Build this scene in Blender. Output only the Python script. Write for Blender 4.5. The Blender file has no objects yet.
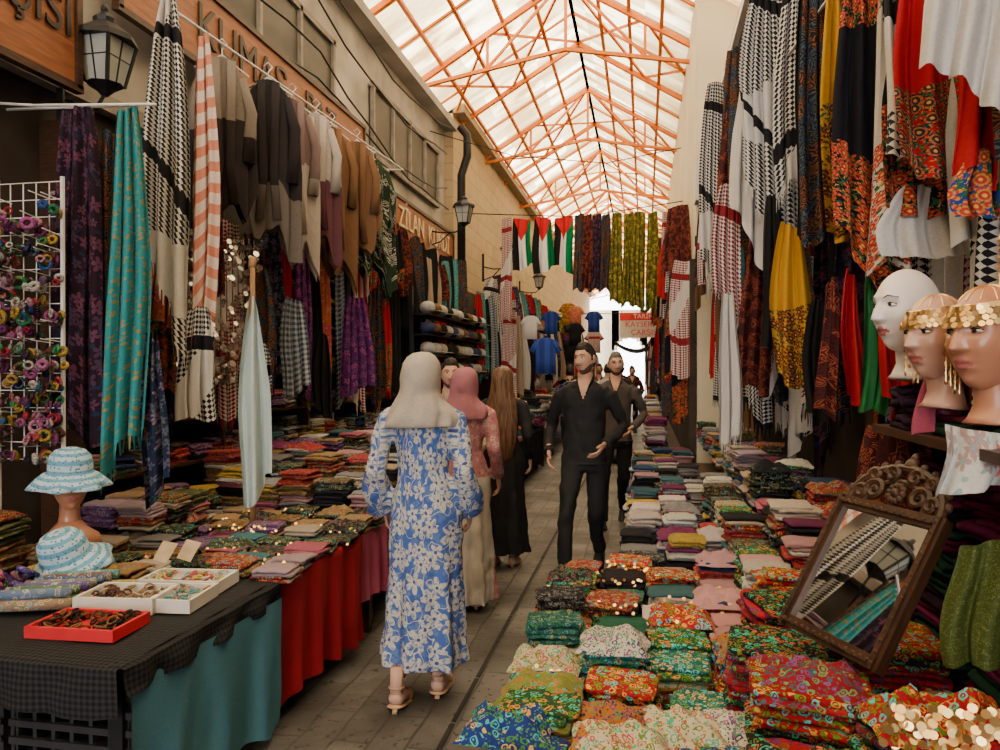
import bpy, math, random
import numpy as np
from mathutils import Vector, Matrix, Euler, noise as mn
R = random.Random(11)
PI = math.pi
S = bpy.context.scene
COL = S.collection

# ------------------------------------------------------------------ nodes
class NB:
    def __init__(s, name, rough=.85, metal=0., spec=.3):
        s.m = bpy.data.materials.new(name); s.m.use_nodes = True
        s.nt = s.m.node_tree; s.b = s.nt.nodes['Principled BSDF']
        s.b.inputs['Roughness'].default_value = rough
        s.b.inputs['Metallic'].default_value = metal
        s.b.inputs['Specular IOR Level'].default_value = spec
    def n(s, t, **k):
        x = s.nt.nodes.new(t)
        for a, b in k.items(): setattr(x, a, b)
        return x
    def l(s, a, b): s.nt.links.new(a, b)
    def put(s, sock, v):
        if isinstance(v, (int, float)): sock.default_value = v
        elif isinstance(v, (tuple, list)):
            v = tuple(v)
            if len(sock.default_value) == 4 and len(v) == 3: v = v + (1,)
            sock.default_value = v
        else: s.l(v, sock)
    def math(s, op, a, b=0., c=None):
        x = s.n('ShaderNodeMath', operation=op)
        s.put(x.inputs[0], a); s.put(x.inputs[1], b)
        if c is not None: s.put(x.inputs[2], c)
        return x.outputs[0]
    def mix(s, f, a, b, bt='MIX'):
        x = s.n('ShaderNodeMix', data_type='RGBA', blend_type=bt)
        s.put(x.inputs['Factor'], f); s.put(x.inputs[6], a); s.put(x.inputs[7], b)
        return x.outputs[2]
    def noise(s, vec, sc, det=3, out=0):
        x = s.n('ShaderNodeTexNoise'); x.inputs['Scale'].default_value = sc; x.inputs['Detail'].default_value = det
        if vec is not None: s.l(vec, x.inputs['Vector'])
        return x.outputs[out]
    def warp(s, vec, sc, am):
        n = s.noise(vec, sc, 2, 1); a = s.n('ShaderNodeVectorMath', operation='MULTIPLY_ADD')
        s.l(n, a.inputs[0]); a.inputs[1].default_value = (am,)*3; s.l(vec, a.inputs[2]); return a.outputs[0]
    def ramp(s, f, stops):
        x = s.n('ShaderNodeValToRGB'); s.l(f, x.inputs[0]); e = x.color_ramp.elements
        while len(e) < len(stops): e.new(.5)
        for i, (p, c) in enumerate(stops):
            e[i].position = p; e[i].color = tuple(c) + (1,)
        return x.outputs[0]
    def color(s, c): s.put(s.b.inputs['Base Color'], c)
    def bump(s, h, st=.3, dist=.01):
        x = s.n('ShaderNodeBump'); x.inputs['Strength'].default_value = st; x.inputs['Distance'].default_value = dist
        s.l(h, x.inputs['Height']); s.l(x.outputs[0], s.b.inputs['Normal'])
    def objc(s): return s.n('ShaderNodeTexCoord').outputs['Object']
    def uv(s): return s.n('ShaderNodeTexCoord').outputs['UV']

def plain(name, c, rough=.7, metal=0., var=.25, sc=8., spec=.3, bump=0):
    b = NB(name, rough, metal, spec)
    n = b.noise(b.objc(), sc, 4)
    d = tuple(v*(1-var) for v in c); e = tuple(min(1, v*(1+var)) for v in c)
    b.color(b.ramp(n, [(.3, d), (.7, e)]))
    if bump: b.bump(n, bump, .01)
    return b.m

def flower(b, vec, sc, R0=.42, pet=5):
    vm = b.n('ShaderNodeVectorMath', operation='SCALE'); b.l(b.warp(vec, sc*1.3, .22/sc), vm.inputs[0]); vm.inputs['Scale'].default_value = sc
    v = b.n('ShaderNodeTexVoronoi', voronoi_dimensions='2D'); v.inputs['Scale'].default_value = 1.; v.inputs['Randomness'].default_value = .85
    b.l(vm.outputs[0], v.inputs['Vector'])
    sb = b.n('ShaderNodeVectorMath', operation='SUBTRACT'); b.l(vm.outputs[0], sb.inputs[0]); b.l(v.outputs['Position'], sb.inputs[1])
    sp = b.n('ShaderNodeSeparateXYZ'); b.l(sb.outputs[0], sp.inputs[0])
    cs = b.n('ShaderNodeSeparateColor'); b.l(v.outputs['Color'], cs.inputs[0])
    ang = b.math('ADD', b.math('ARCTAN2', sp.outputs[1], sp.outputs[0]), b.math('MULTIPLY', cs.outputs[0], 6.))
    pt = b.math('ABSOLUTE', b.math('COSINE', b.math('MULTIPLY', ang, pet/2.)))
    thr = b.math('MULTIPLY', b.math('MULTIPLY_ADD', pt, .75, .3), b.math('MULTIPLY_ADD', cs.outputs[1], .25, R0-.13))
    r = v.outputs['Distance']
    mask = b.math('LESS_THAN', r, thr)
    inner = b.math('LESS_THAN', r, .09)
    return mask, inner, cs.outputs[2], r, thr, vm.outputs[0]

def fab(name, pat, c1, c2=(1, 1, 1), c3=(.5, .5, .5), sc=8., rough=.9):
    b = NB(name, rough, 0, .15); uv = b.uv()
    sp = b.n('ShaderNodeSeparateXYZ'); b.l(uv, sp.inputs[0]); U, W = sp.outputs[0], sp.outputs[1]
    if pat == 'plain':
        c = b.mix(b.math('MULTIPLY', b.noise(uv, 6), .6), c1, c2)
    elif pat == 'stripe':
        f = b.math('GREATER_THAN', b.math('SINE', b.math('MULTIPLY', W, sc*6.28)), .1)
        c = b.mix(f, c1, c2)
    elif pat == 'vstripe':
        f = b.math('GREATER_THAN', b.math('SINE', b.math('MULTIPLY', U, sc*6.28)), .1)
        c = b.mix(f, c1, c2)
    elif pat == 'keff':
        a1 = b.math('SINE', b.math('MULTIPLY', b.math('ADD', U, b.math('MULTIPLY', W, .8)), sc*6.28))
        a2 = b.math('SINE', b.math('MULTIPLY', b.math('SUBTRACT', U, b.math('MULTIPLY', W, .8)), sc*6.28))
        f = b.math('GREATER_THAN', b.math('MULTIPLY', a1, a2), .0)
        bandn = b.math('GREATER_THAN', b.math('SINE', b.math('MULTIPLY', W, 8.)), .95)
        blank = b.math('LESS_THAN', b.math('SINE', b.math('ADD', b.math('MULTIPLY', W, 4.), b.math('MULTIPLY', U, 5.))), -.78)
        f = b.math('MULTIPLY', f, b.math('SUBTRACT', 1., blank))
        c = b.mix(b.math('MAXIMUM', f, bandn), c1, c2)
    elif pat == 'check':
        f = b.math('ADD', b.math('GREATER_THAN', b.math('SINE', b.math('MULTIPLY', U, sc*6.28)), 0.), b.math('GREATER_THAN', b.math('SINE', b.math('MULTIPLY', W, sc*6.28)), 0.))
        c = b.mix(b.math('MULTIPLY', f, .5), c1, c2)
    elif pat == 'flor':
        m, i, rn, r, thr, vv = flower(b, uv, sc*1.6)
        leaf = b.math('GREATER_THAN', b.noise(uv, sc*3.5, 1), .62)
        c = b.mix(leaf, c1, c3)
        c = b.mix(m, c, b.mix(b.math('GREATER_THAN', rn, .5), c2, b.mix(.5, c2, c3)))
        c = b.mix(i, c, c3)
    elif pat == 'dress':
        m, i, rn, r, thr, vv = flower(b, uv, sc, .56)
        m2, i2, _, _, _, _ = flower(b, uv, sc*1.9, .45, 3)
        ln = b.math('LESS_THAN', b.math('ABSOLUTE', b.math('SUBTRACT', b.noise(uv, sc*1.1, 1), .5)), .012)
        c = b.mix(b.math('MULTIPLY', m2, .7), c1, c3); c = b.mix(ln, c, c2)
        vein = b.math('MULTIPLY', m, b.math('GREATER_THAN', b.noise(uv, sc*6, 1), .57))
        c = b.mix(m, c, c2); c = b.mix(b.math('MULTIPLY', vein, .6), c, c1); c = b.mix(i, c, (.07, .08, .25))
    elif pat == 'pais':
        v = b.n('ShaderNodeTexVoronoi', voronoi_dimensions='2D'); v.inputs['Scale'].default_value = sc*1.5; b.l(b.warp(uv, sc, .12), v.inputs['Vector'])
        f = b.math('GREATER_THAN', b.math('SINE', b.math('MULTIPLY', v.outputs['Distance'], 26.)), .25)
        cs = b.n('ShaderNodeSeparateColor'); b.l(v.outputs['Color'], cs.inputs[0])
        c = b.mix(f, c1, b.mix(b.math('GREATER_THAN', cs.outputs[0], .5), c2, c3))
    elif pat == 'dots':
        v = b.n('ShaderNodeTexVoronoi', voronoi_dimensions='2D'); v.inputs['Scale'].default_value = sc*1.6; b.l(b.warp(uv, sc, .05), v.inputs['Vector'])
        c = b.mix(b.math('LESS_THAN', v.outputs['Distance'], .24), c1, c2)
    elif pat == 'rose':
        m, i, rn, r, thr, vv = flower(b, uv, sc*1.9, .60, 7)
        band = b.math('GREATER_THAN', b.math('SINE', b.math('ADD', b.math('MULTIPLY', W, 6.), b.math('MULTIPLY', U, 2.))), -.1)
        g = b.math('MULTIPLY', band, b.math('GREATER_THAN', b.noise(uv, sc*5, 1), .55))
        y = b.math('MULTIPLY', band, b.math('GREATER_THAN', b.noise(b.warp(uv, 30, .1), sc*6.5, 1), .64))
        c = b.mix(g, c1, (.02, .12, .05)); c = b.mix(y, c, (.6, .32, .05))
        rg = b.math('GREATER_THAN', b.math('SINE', b.math('MULTIPLY', r, 26.)), .1)
        m = b.math('MULTIPLY', m, band)
        c = b.mix(m, c, b.mix(rg, c2, c3)); c = b.mix(b.math('MULTIPLY', i, band), c, (.7, .45, .1))
    elif pat == 'flag':
        c = b.mix(b.math('GREATER_THAN', U, .333), (.01, .01, .01), (.85, .85, .85))
        c = b.mix(b.math('GREATER_THAN', U, .666), c, (.0, .18, .06))
        tri = b.math('LESS_THAN', W, b.math('MULTIPLY', b.math('SUBTRACT', 1., b.math('ABSOLUTE', b.math('MULTIPLY_ADD', U, 2., -1.))), .45))
        c = b.mix(tri, c, (.6, .01, .02))
    elif pat == 'hemmed':
        c = b.mix(b.math('GREATER_THAN', W, sc), c1, c2)
        c = b.mix(b.math('MULTIPLY', b.noise(uv, 40), .35), c, c3)
    th = b.noise(uv, 120, 1)
    c = b.mix(b.math('MULTIPLY', th, .3), c, (0, 0, 0))
    b.color(c); b.bump(b.noise(uv, 14, 3), .25, .02)
    return b.m

# ------------------------------------------------------------------ mesh accumulator
class Acc:
    def __init__(s): s.V = []; s.F = []; s.MI = []; s.UV = []; s.C = []; s.P = []
    def add(s, V, F, mi=0, UV=None, c=(1, 1, 1), p=(1, 1, 1), amt=0.):
        o = len(s.V); s.V += [tuple(v) for v in V]
        s.F += [tuple(o+i for i in f) for f in F]
        s.MI += [mi]*len(F)
        s.UV += UV if UV else [(v[0]+v[1], v[2]) for v in V]
        s.C += [(c[0], c[1], c[2], 1.)]*len(V); s.P += [(p[0], p[1], p[2], amt)]*len(V)
    def build(s, name, mats, parent=None, smooth=True, colors=False):
        me = bpy.data.meshes.new(name); me.from_pydata(s.V, [], s.F)
        for m in mats: me.materials.append(m)
        me.polygons.foreach_set('material_index', s.MI)
        me.polygons.foreach_set('use_smooth', [smooth]*len(s.F))
        li = np.empty(len(me.loops), dtype=np.int32); me.loops.foreach_get('vertex_index', li)
        ul = me.uv_layers.new(name='UVMap'); uv = np.array(s.UV, dtype=np.float32)[li]
        ul.data.foreach_set('uv', uv.ravel())
        if colors:
            a = me.color_attributes.new('Col', 'FLOAT_COLOR', 'POINT'); a.data.foreach_set('color', np.array(s.C, dtype=np.float32).ravel())
            a = me.color_attributes.new('Pat', 'FLOAT_COLOR', 'POINT'); a.data.foreach_set('color', np.array(s.P, dtype=np.float32).ravel())
        me.update()
        ob = bpy.data.objects.new(name, me); COL.objects.link(ob)
        if parent: ob.parent = parent
        return ob

def empty(name, loc=(0, 0, 0), rz=0, sc=1.):
    e = bpy.data.objects.new(name, None); e.location = loc; e.rotation_euler = (0, 0, rz); e.scale = (sc,)*3
    e.empty_display_size = .1; COL.objects.link(e); return e

BF = [(0, 3, 2, 1), (4, 5, 6, 7), (0, 1, 5, 4), (1, 2, 6, 5), (2, 3, 7, 6), (3, 0, 4, 7)]
def box(a, o, s, mi=0, rot=0., **k):
    V = []
    for z in (-.5, .5):
        for x, y in ((-.5, -.5), (.5, -.5), (.5, .5), (-.5, .5)):
            X, Y = x*s[0], y*s[1]
            V.append((o[0]+X*math.cos(rot)-Y*math.sin(rot), o[1]+X*math.sin(rot)+Y*math.cos(rot), o[2]+z*s[2]))
    a.add(V, BF, mi, **k)
def beam(a, p, q, w=.06, h=.06, mi=0):
    p, q = Vector(p), Vector(q); t = (q-p).normalized()
    up = Vector((0, 0, 1)) if abs(t.z) < .95 else Vector((0, 1, 0))
    x = t.cross(up).normalized(); y = x.cross(t)
    V = []
    for e in (p, q):
        for i, j in ((-1, -1), (1, -1), (1, 1), (-1, 1)): V.append(e+x*(i*w/2)+y*(j*h/2))
    a.add(V, BF, mi)
def tube(a, pts, rad, seg=14, mi=0, fold=None, cap=True, ref=None, **k):
    pts = [Vector(p) for p in pts]; n = len(pts); V = []; UV = []
    L = 0
    for i, p in enumerate(pts):
        t = (pts[min(i+1, n-1)]-pts[max(i-1, 0)]).normalized()
        rf = ref or (Vector((1, 0, 0)) if abs(t.x) < .85 else Vector((0, 1, 0)))
        A = (rf-t*rf.dot(t)).normalized(); B = t.cross(A)
        r = rad[i]; r = r if isinstance(r, (tuple, list)) else (r, r)
        if i: L += (p-pts[i-1]).length
        for j in range(seg):
            an = 2*PI*j/seg; m = fold(an, p) if fold else 1.
            V.append(p+A*(r[0]*m*math.cos(an))+B*(r[1]*m*math.sin(an))); UV.append((an*.1, L))
    F = [(i*seg+j, i*seg+(j+1) % seg, (i+1)*seg+(j+1) % seg, (i+1)*seg+j) for i in range(n-1) for j in range(seg)]
    if cap:
        V.append(pts[0]); V.append(pts[-1]); UV += [(0, 0), (0, L)]; c0 = len(V)-2
        F += [(c0, (j+1) % seg, j) for j in range(seg)]
        F += [(c0+1, (n-1)*seg+j, (n-1)*seg+(j+1) % seg) for j in range(seg)]
    a.add(V, F, mi, UV, **k)
def blob(a, o, r, mi=0, u=12, v=8, fn=None, **k):
    V = []
    for i in range(v+1):
        ph = -PI/2+PI*i/v
        for j in range(u):
            th = 2*PI*j/u; q = Vector((math.cos(ph)*math.cos(th)*r[0], math.cos(ph)*math.sin(th)*r[1], math.sin(ph)*r[2]))
            if fn: q = fn(q)
            V.append(q+Vector(o))
    F = [(i*u+j, i*u+(j+1) % u, (i+1)*u+(j+1) % u, (i+1)*u+j) for i in range(v) for j in range(u)]
    a.add(V, F, mi, **k)
def ringt(a, o, R1, r, ax=(0, 0, 1), mi=0, u=14, v=6, **k):
    z = Vector(ax).normalized(); x = z.orthogonal().normalized(); y = z.cross(x); V = []
    for i in range(u):
        t = 2*PI*i/u; d = x*math.cos(t)+y*math.sin(t)
        for j in range(v):
            s = 2*PI*j/v; V.append(Vector(o)+d*(R1+r*math.cos(s))+z*(r*math.sin(s)))
    F = [(i*v+j, ((i+1) % u)*v+j, ((i+1) % u)*v+(j+1) % v, i*v+(j+1) % v) for i in range(u) for j in range(v)]
    a.add(V, F, mi, **k)
def coin(a, o, r, n, mi=0):
    z = Vector(n).normalized(); x = z.orthogonal().normalized(); y = z.cross(x); o = Vector(o)
    V = [o+(x*math.cos(i*PI/4)+y*math.sin(i*PI/4))*r for i in range(8)]
    V += [v+z*.0015 for v in V]
    F = [tuple(range(7, -1, -1)), tuple(range(8, 16))]+[(i, (i+1) % 8, 8+(i+1) % 8, 8+i) for i in range(8)]
    a.add(V, F, mi)

def slab(a, cx, cy, cz, w, d, h, rot, c, p, amt, seg=20):
    V = []; cr, sr = math.cos(rot), math.sin(rot); rings = ((0, .95), (.3, 1.), (.75, 1.), (1., .96))
    jj = [1+R.uniform(-.035, .035) for _ in range(seg)]; jz = [R.uniform(-.25, .25)*h for _ in range(seg)]
    tx, ty = R.uniform(-.04, .04), R.uniform(-.04, .04)
    for (zz, sc) in rings:
        for j in range(seg):
            an = 2*PI*(j+.5)/seg; ca, sa = math.cos(an), math.sin(an)
            X = math.copysign(abs(ca)**.26, ca)*w/2*sc*jj[j]; Y = math.copysign(abs(sa)**.26, sa)*d/2*sc*jj[(j*3) % seg]
            V.append((cx+X*cr-Y*sr, cy+X*sr+Y*cr, cz+zz*h+X*tx+Y*ty+jz[j]-(.3*h if abs(ca*sa) > .35 else 0)))
    for j in range(seg):
        an = 2*PI*(j+.5)/seg; X, Y = math.cos(an)*w*.26, math.sin(an)*d*.26
        V.append((cx+X*cr-Y*sr, cy+X*sr+Y*cr, cz+h*1.02+X*tx+Y*ty+R.uniform(-.15, .25)*h))
    V.append((cx, cy, cz+h*1.05)); V.append((cx, cy, cz))
    n = 5
    F = [(i*seg+j, i*seg+(j+1) % seg, (i+1)*seg+(j+1) % seg, (i+1)*seg+j) for i in range(n-1) for j in range(seg)]
    F += [((n-1)*seg+j, (n-1)*seg+(j+1) % seg, n*seg) for j in range(seg)]
    F += [((j+1) % seg, j, n*seg+1) for j in range(seg)]
    a.add(V, F, 0, None, c, p, amt)
def stack(a, x, y, z, w, d, n, th, pal, rot=0, vary=.3):
    c, p, am = R.choice(pal); rot += R.uniform(-.12, .12)
    for i in range(n):
        if R.random() < vary: c, p, am = R.choice(pal)
        v = R.uniform(.7, 1.15); cc = tuple(min(1, q*v) for q in c)
        slab(a, x+R.uniform(-.016, .016), y+R.uniform(-.016, .016), z, w*R.uniform(.88, 1.05), d*R.uniform(.88, 1.05), th*R.uniform(.85, 1.15), rot+R.uniform(-.12, .12), cc, p, am)
        z += th*.97
    return z
def crumple(a, x, y, z, w, d, h, pal, n=22):
    c, p, am = R.choice(pal); sd = R.uniform(0, 50); V = []
    for i in range(n+1):
        for j in range(n+1):
            u, v = i/n*2-1, j/n*2-1; e = max(0, 1-max(abs(u), abs(v))**3)
            q = Vector((u*1.6+sd, v*1.6, sd)); nz = mn.noise(q*1.3)+.6*abs(mn.noise(q*2.7))
            V.append((x+u*w/2*(1+.15*mn.noise(q)), y+v*d/2*(1+.15*mn.noise(q+Vector((9, 0, 0)))), z+h*e*(.55+.8*nz)-(1-e)*.01))
    F = [(i*(n+1)+j, (i+1)*(n+1)+j, (i+1)*(n+1)+j+1, i*(n+1)+j+1) for i in range(n) for j in range(n)]
    a.add(V, F, 0, None, c, p, am)
def field(a, x0, x1, y0, y1, zf, cw, cd, nr, th, palf, coins=None, rot=0, crp=.0, cp=.45):
    y = y0+cd/2
    while y < y1:
        x = x0+cw/2+R.uniform(-.03, .03)
        while x < x1:
            n = R.randint(*nr); ws = R.uniform(.88, .99); zt = stack(a, x, y+R.uniform(-.02, .02), zf(x, y), cw*ws, cd*.94, n, th, palf(x, y), rot)
            if R.random() < crp: crumple(a, x, y, zt-.005, cw*1.05, cd*1.1, .045, palf(x, y))
            if coins and R.random() < cp:
                for k in range(R.randint(10, 22)):
                    coin(coins, (x+R.uniform(-cw/2, cw/2), y-cd/2*R.uniform(.6, 1.05), zt+R.uniform(-.03, .004)), .0075, (R.uniform(-.6, .6), -1, R.uniform(.3, 1.5)))
            x += cw*R.uniform(.97, 1.06)
        y += cd

def hang_into(a, x, y, z0, z1, w, mi=0, d=(1, 0), folds=None, amp=.034, pinch=.5, slant=None, fringe=False, uvn=False, n=34, m=16):
    d = Vector((d[0], d[1], 0)).normalized(); nn = Vector((-d.y, d.x, 0)); L = z0-z1
    folds = folds or max(2, w/.075)*R.uniform(.8, 1.25); ph = R.uniform(0, 6); ph2 = R.uniform(0, 6); sl = R.uniform(-.25, .25) if slant is None else slant
    cloth_w = w*1.5; V = []; UV = []
    for j in range(m+1):
        t = j/m; ww = w*(pinch+(1-pinch)*min(1, t*1.9)**.7)*(1+.07*math.sin(5*t+ph2))
        for i in range(n+1):
            s = i/n
            A = amp*(.45+.55*t)
            off = A*math.sin(2*PI*folds*s+ph+.9*math.sin(2.5*t+ph2))+A*.5*math.sin(2*PI*folds*1.9*s+ph2+1.5*t)
            lat = (s-.5)*ww+.35*A*math.cos(2*PI*folds*s+ph)+.025*t*math.sin(3*t+ph)
            z = z0-t*L*(1+sl*(s-.5)+.03*math.sin(7*s+ph)*t)-.02*math.sin(PI*s*1.0+ph)*(1-t)
            V.append(Vector((x, y, z))+d*lat+nn*off); UV.append((s, t) if uvn else (s*cloth_w+ph, t*L))
    F = [(j*(n+1)+i, j*(n+1)+i+1, (j+1)*(n+1)+i+1, (j+1)*(n+1)+i) for j in range(m) for i in range(n)]
    if fringe:
        for i in range(n):
            b0 = V[m*(n+1)+i]; b1 = V[m*(n+1)+i+1]; mid = b0.lerp(b1, .55); k = len(V)
            dz = Vector((R.uniform(-.008, .008), R.uniform(-.008, .008), -.07))
            V += [b0, mid, mid.lerp(b0, .3)+dz, b0.lerp(mid, .3)+dz]; UV += [UV[m*(n+1)+i]]*4; F.append((k, k+1, k+2, k+3))
    a.add(V, F, mi, UV)
def hang(name, x, y, z0, z1, w, mat, parent=None, **k):
    a = Acc(); hang_into(a, x, y, z0, z1, w, 0, **k); return a.build(name, [mat], parent)

# ------------------------------------------------------------------ materials
orange = plain('orange_steel', (.66, .165, .004), .55, 0, .12)
black_metal = plain('black_iron', (.015, .015, .017), .45, .3, .2)
white_metal = plain('white_wire', (.7, .7, .7), .4, 0, .05)
wood = NB('carved_wood', .45); wc = wood.objc(); mp = wood.n('ShaderNodeMapping'); mp.inputs['Scale'].default_value = (4, 4, 26); wood.l(wc, mp.inputs[0])
wood.color(wood.ramp(wood.noise(mp.outputs[0], 3, 5), [(.3, (.024, .011, .006)), (.7, (.065, .028, .013))])); wood = wood.m
signwood = NB('sign_wood', .5); wc = signwood.objc(); mp = signwood.n('ShaderNodeMapping'); mp.inputs['Scale'].default_value = (3, 1.2, 14); signwood.l(wc, mp.inputs[0])
signwood.color(signwood.ramp(signwood.noise(mp.outputs[0], 4, 5), [(.3, (.17, .055, .018)), (.7, (.30, .11, .04))])); signwood = signwood.m
plaster_g = plain('plaster_grey', (.38, .36, .32), .9, 0, .3, 1.8, bump=.3)
cream = plain('plaster_cream', (.66, .58, .42), .9, 0, .1, 1.2)
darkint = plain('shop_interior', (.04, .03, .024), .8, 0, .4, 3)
olive = plain('olive_shutter', (.06, .057, .045), .5, 0, .3, 3)
gold = plain('gold_coin', (.85, .58, .24), .35, 1., .1)
glassm = plain('lantern_glass', (.35, .38, .36), .15, 0, .1, spec=.6)
skin = plain('skin', (.50, .285, .20), .55, 0, .06, 20)
skin_l = plain('skin_light', (.58, .35, .26), .55, 0, .06, 20)
lipm = plain('lip', (.42, .18, .15), .4, 0, .05)
hairb = plain('hair_black', (.016, .011, .009), .6, 0, .5, 60)
beardm = plain('beard_stubble', (.10, .055, .038), .8, 0, .4, 150)
eyew = plain('eye_white', (.65, .62, .6), .25, 0, .02); eyed = plain('eye_iris', (.04, .02, .012), .15, 0, .1)
man_w = plain('mannequin_white', (.68, .62, .59), .3, 0, .03, spec=.5)
man_t = plain('mannequin_tan', (.46, .20, .115), .3, 0, .05, spec=.5)
man_p = plain('mannequin_peach', (.50, .28, .20), .3, 0, .04, spec=.5)
m_lip = plain('mannequin_lip', (.45, .13, .12), .3)
silver = plain('silver_trinket', (.75, .72, .66), .25, 1., .3, 40)
black_p = plain('black_plastic', (.012, .012, .014), .5, 0, .2)
cardb = plain('white_box', (.68, .65, .6), .6, 0, .05)
red_p = plain('red_box', (.6, .02, .03), .5, 0, .1)

def stone():
    b = NB('sandstone_block', .9); oc = b.objc()
    sp = b.n('ShaderNodeSeparateXYZ'); b.l(oc, sp.inputs[0]); cb = b.n('ShaderNodeCombineXYZ'); b.l(b.math('ADD', sp.outputs[0], sp.outputs[1]), cb.inputs[0]); b.l(sp.outputs[2], cb.inputs[1])
    br = b.n('ShaderNodeTexBrick'); b.l(cb.outputs[0], br.inputs['Vector']); br.inputs['Scale'].default_value = 1; br.inputs['Brick Width'].default_value = .55; br.inputs['Row Height'].default_value = .28; br.inputs['Mortar Size'].default_value = .012
    br.inputs['Color1'].default_value = (.46, .35, .20, 1); br.inputs['Color2'].default_value = (.36, .27, .15, 1); br.inputs['Mortar'].default_value = (.2, .15, .09, 1)
    b.color(b.mix(b.noise(oc, 3, 5), br.outputs[0], (.48, .38, .24))); return b.m
stonem = stone()
def floorm():
    b = NB('stone_paving', .55, 0, .3); oc = b.objc(); mp = b.n('ShaderNodeMapping'); mp.inputs['Rotation'].default_value = (0, 0, PI/2); b.l(b.warp(oc, 2.5, .04), mp.inputs[0])
    br = b.n('ShaderNodeTexBrick'); b.l(mp.outputs[0], br.inputs['Vector']); br.inputs['Scale'].default_value = 1; br.inputs['Brick Width'].default_value = .55; br.inputs['Row Height'].default_value = .16; br.inputs['Mortar Size'].default_value = .007
    br.inputs['Color1'].default_value = (.065, .058, .052, 1); br.inputs['Color2'].default_value = (.165, .152, .14, 1); br.inputs['Mortar'].default_value = (.018, .016, .014, 1)
    n = b.noise(oc, 7, 7); n2 = b.noise(oc, 1.9, 6)
    c = b.mix(b.math('MULTIPLY', n, .6), br.outputs[0], (.18, .17, .158)); c = b.mix(b.ramp(n2, [(.4, (0, 0, 0)), (.62, (.75, .75, .75))]), c, (.04, .036, .032))
    c = b.mix(b.math('GREATER_THAN', b.noise(oc, 22, 3), .64), c, (.035, .03, .027))
    b.color(c); b.bump(b.math('SUBTRACT', n, br.outputs['Fac']), .9, .018); return b.m
floor_m = floorm()
def roofm():
    b = NB('translucent_roof_sheet'); oc = b.objc()
    sp = b.n('ShaderNodeSeparateXYZ'); b.l(oc, sp.inputs[0])
    ms = b.n('ShaderNodeMapping'); ms.inputs['Scale'].default_value = (.8, 2.2, .8); b.l(oc, ms.inputs[0])
    st = b.ramp(b.noise(ms.outputs[0], 1.4, 6), [(.38, (.26, .16, .065)), (.49, (.56, .44, .24)), (.64, (.86, .79, .58))])
    seam = b.math('GREATER_THAN', b.math('SINE', b.math('MULTIPLY', sp.outputs[1], 2*PI/1.05)), .95)
    v = b.n('ShaderNodeTexWhiteNoise', noise_dimensions='2D'); cb = b.n('ShaderNodeCombineXYZ')
    b.l(b.math('FLOOR', b.math('DIVIDE', sp.outputs[1], 1.05)), cb.inputs[0]); b.l(b.math('FLOOR', b.math('DIVIDE', sp.outputs[0], .9)), cb.inputs[1]); b.l(cb.outputs[0], v.inputs[0])
    c = b.mix(b.math('MULTIPLY', b.math('GREATER_THAN', v.outputs[0], .55), .7), st, (.28, .19, .085))
    c = b.mix(seam, c, (.14, .08, .03))
    t = b.n('ShaderNodeBsdfTranslucent'); b.l(c, t.inputs[0]); d = b.n('ShaderNodeBsdfDiffuse'); b.l(c, d.inputs[0])
    mx = b.n('ShaderNodeMixShader'); mx.inputs[0].default_value = .12; b.l(t.outputs[0], mx.inputs[1]); b.l(d.outputs[0], mx.inputs[2])
    b.l(mx.outputs[0], b.nt.nodes['Material Output'].inputs[0]); return b.m
def stackm():
    b = NB('folded_fabric', .9, 0, .1); oc = b.objc(); wo = b.warp(oc, 26, .03)
    A = b.n('ShaderNodeAttribute', attribute_name='Col'); P = b.n('ShaderNodeAttribute', attribute_name='Pat')
    v = b.n('ShaderNodeTexVoronoi'); v.inputs['Scale'].default_value = 44; b.l(wo, v.inputs['Vector'])
    v2 = b.n('ShaderNodeTexVoronoi'); v2.inputs['Scale'].default_value = 100; b.l(wo, v2.inputs['Vector'])
    def hsv(h, val, sat=1.):
        x = b.n('ShaderNodeHueSaturation'); x.inputs['Hue'].default_value = h; x.inputs['Value'].default_value = val; x.inputs['Saturation'].default_value = sat; b.l(P.outputs['Color'], x.inputs['Color']); return x.outputs[0]
    cs = b.n('ShaderNodeSeparateColor'); b.l(v.outputs['Color'], cs.inputs[0])
    ring = b.math('GREATER_THAN', b.math('SINE', b.math('MULTIPLY', v.outputs['Distance'], 20.)), .05)
    al = P.outputs['Alpha']; on = b.math('MULTIPLY', b.math('LESS_THAN', v.outputs['Distance'], .55), al)
    m = b.math('MULTIPLY', on, ring)
    m3 = b.math('MULTIPLY', b.math('LESS_THAN', v2.outputs['Distance'], .32), al)
    pc = b.mix(b.math('GREATER_THAN', cs.outputs[0], .55), P.outputs['Color'], hsv(.93, .8)); pc = b.mix(b.math('GREATER_THAN', cs.outputs[1], .72), pc, hsv(.72, .4))
    c = b.mix(m3, A.outputs['Color'], hsv(.7, .4)); c = b.mix(m, c, pc)
    c = b.mix(b.math('MULTIPLY', b.noise(oc, 45, 3), .3), c, (0, 0, 0)); b.color(c); b.bump(b.noise(oc, 28, 4), .5, .015)
    return b.m
STK = stackm()

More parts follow.
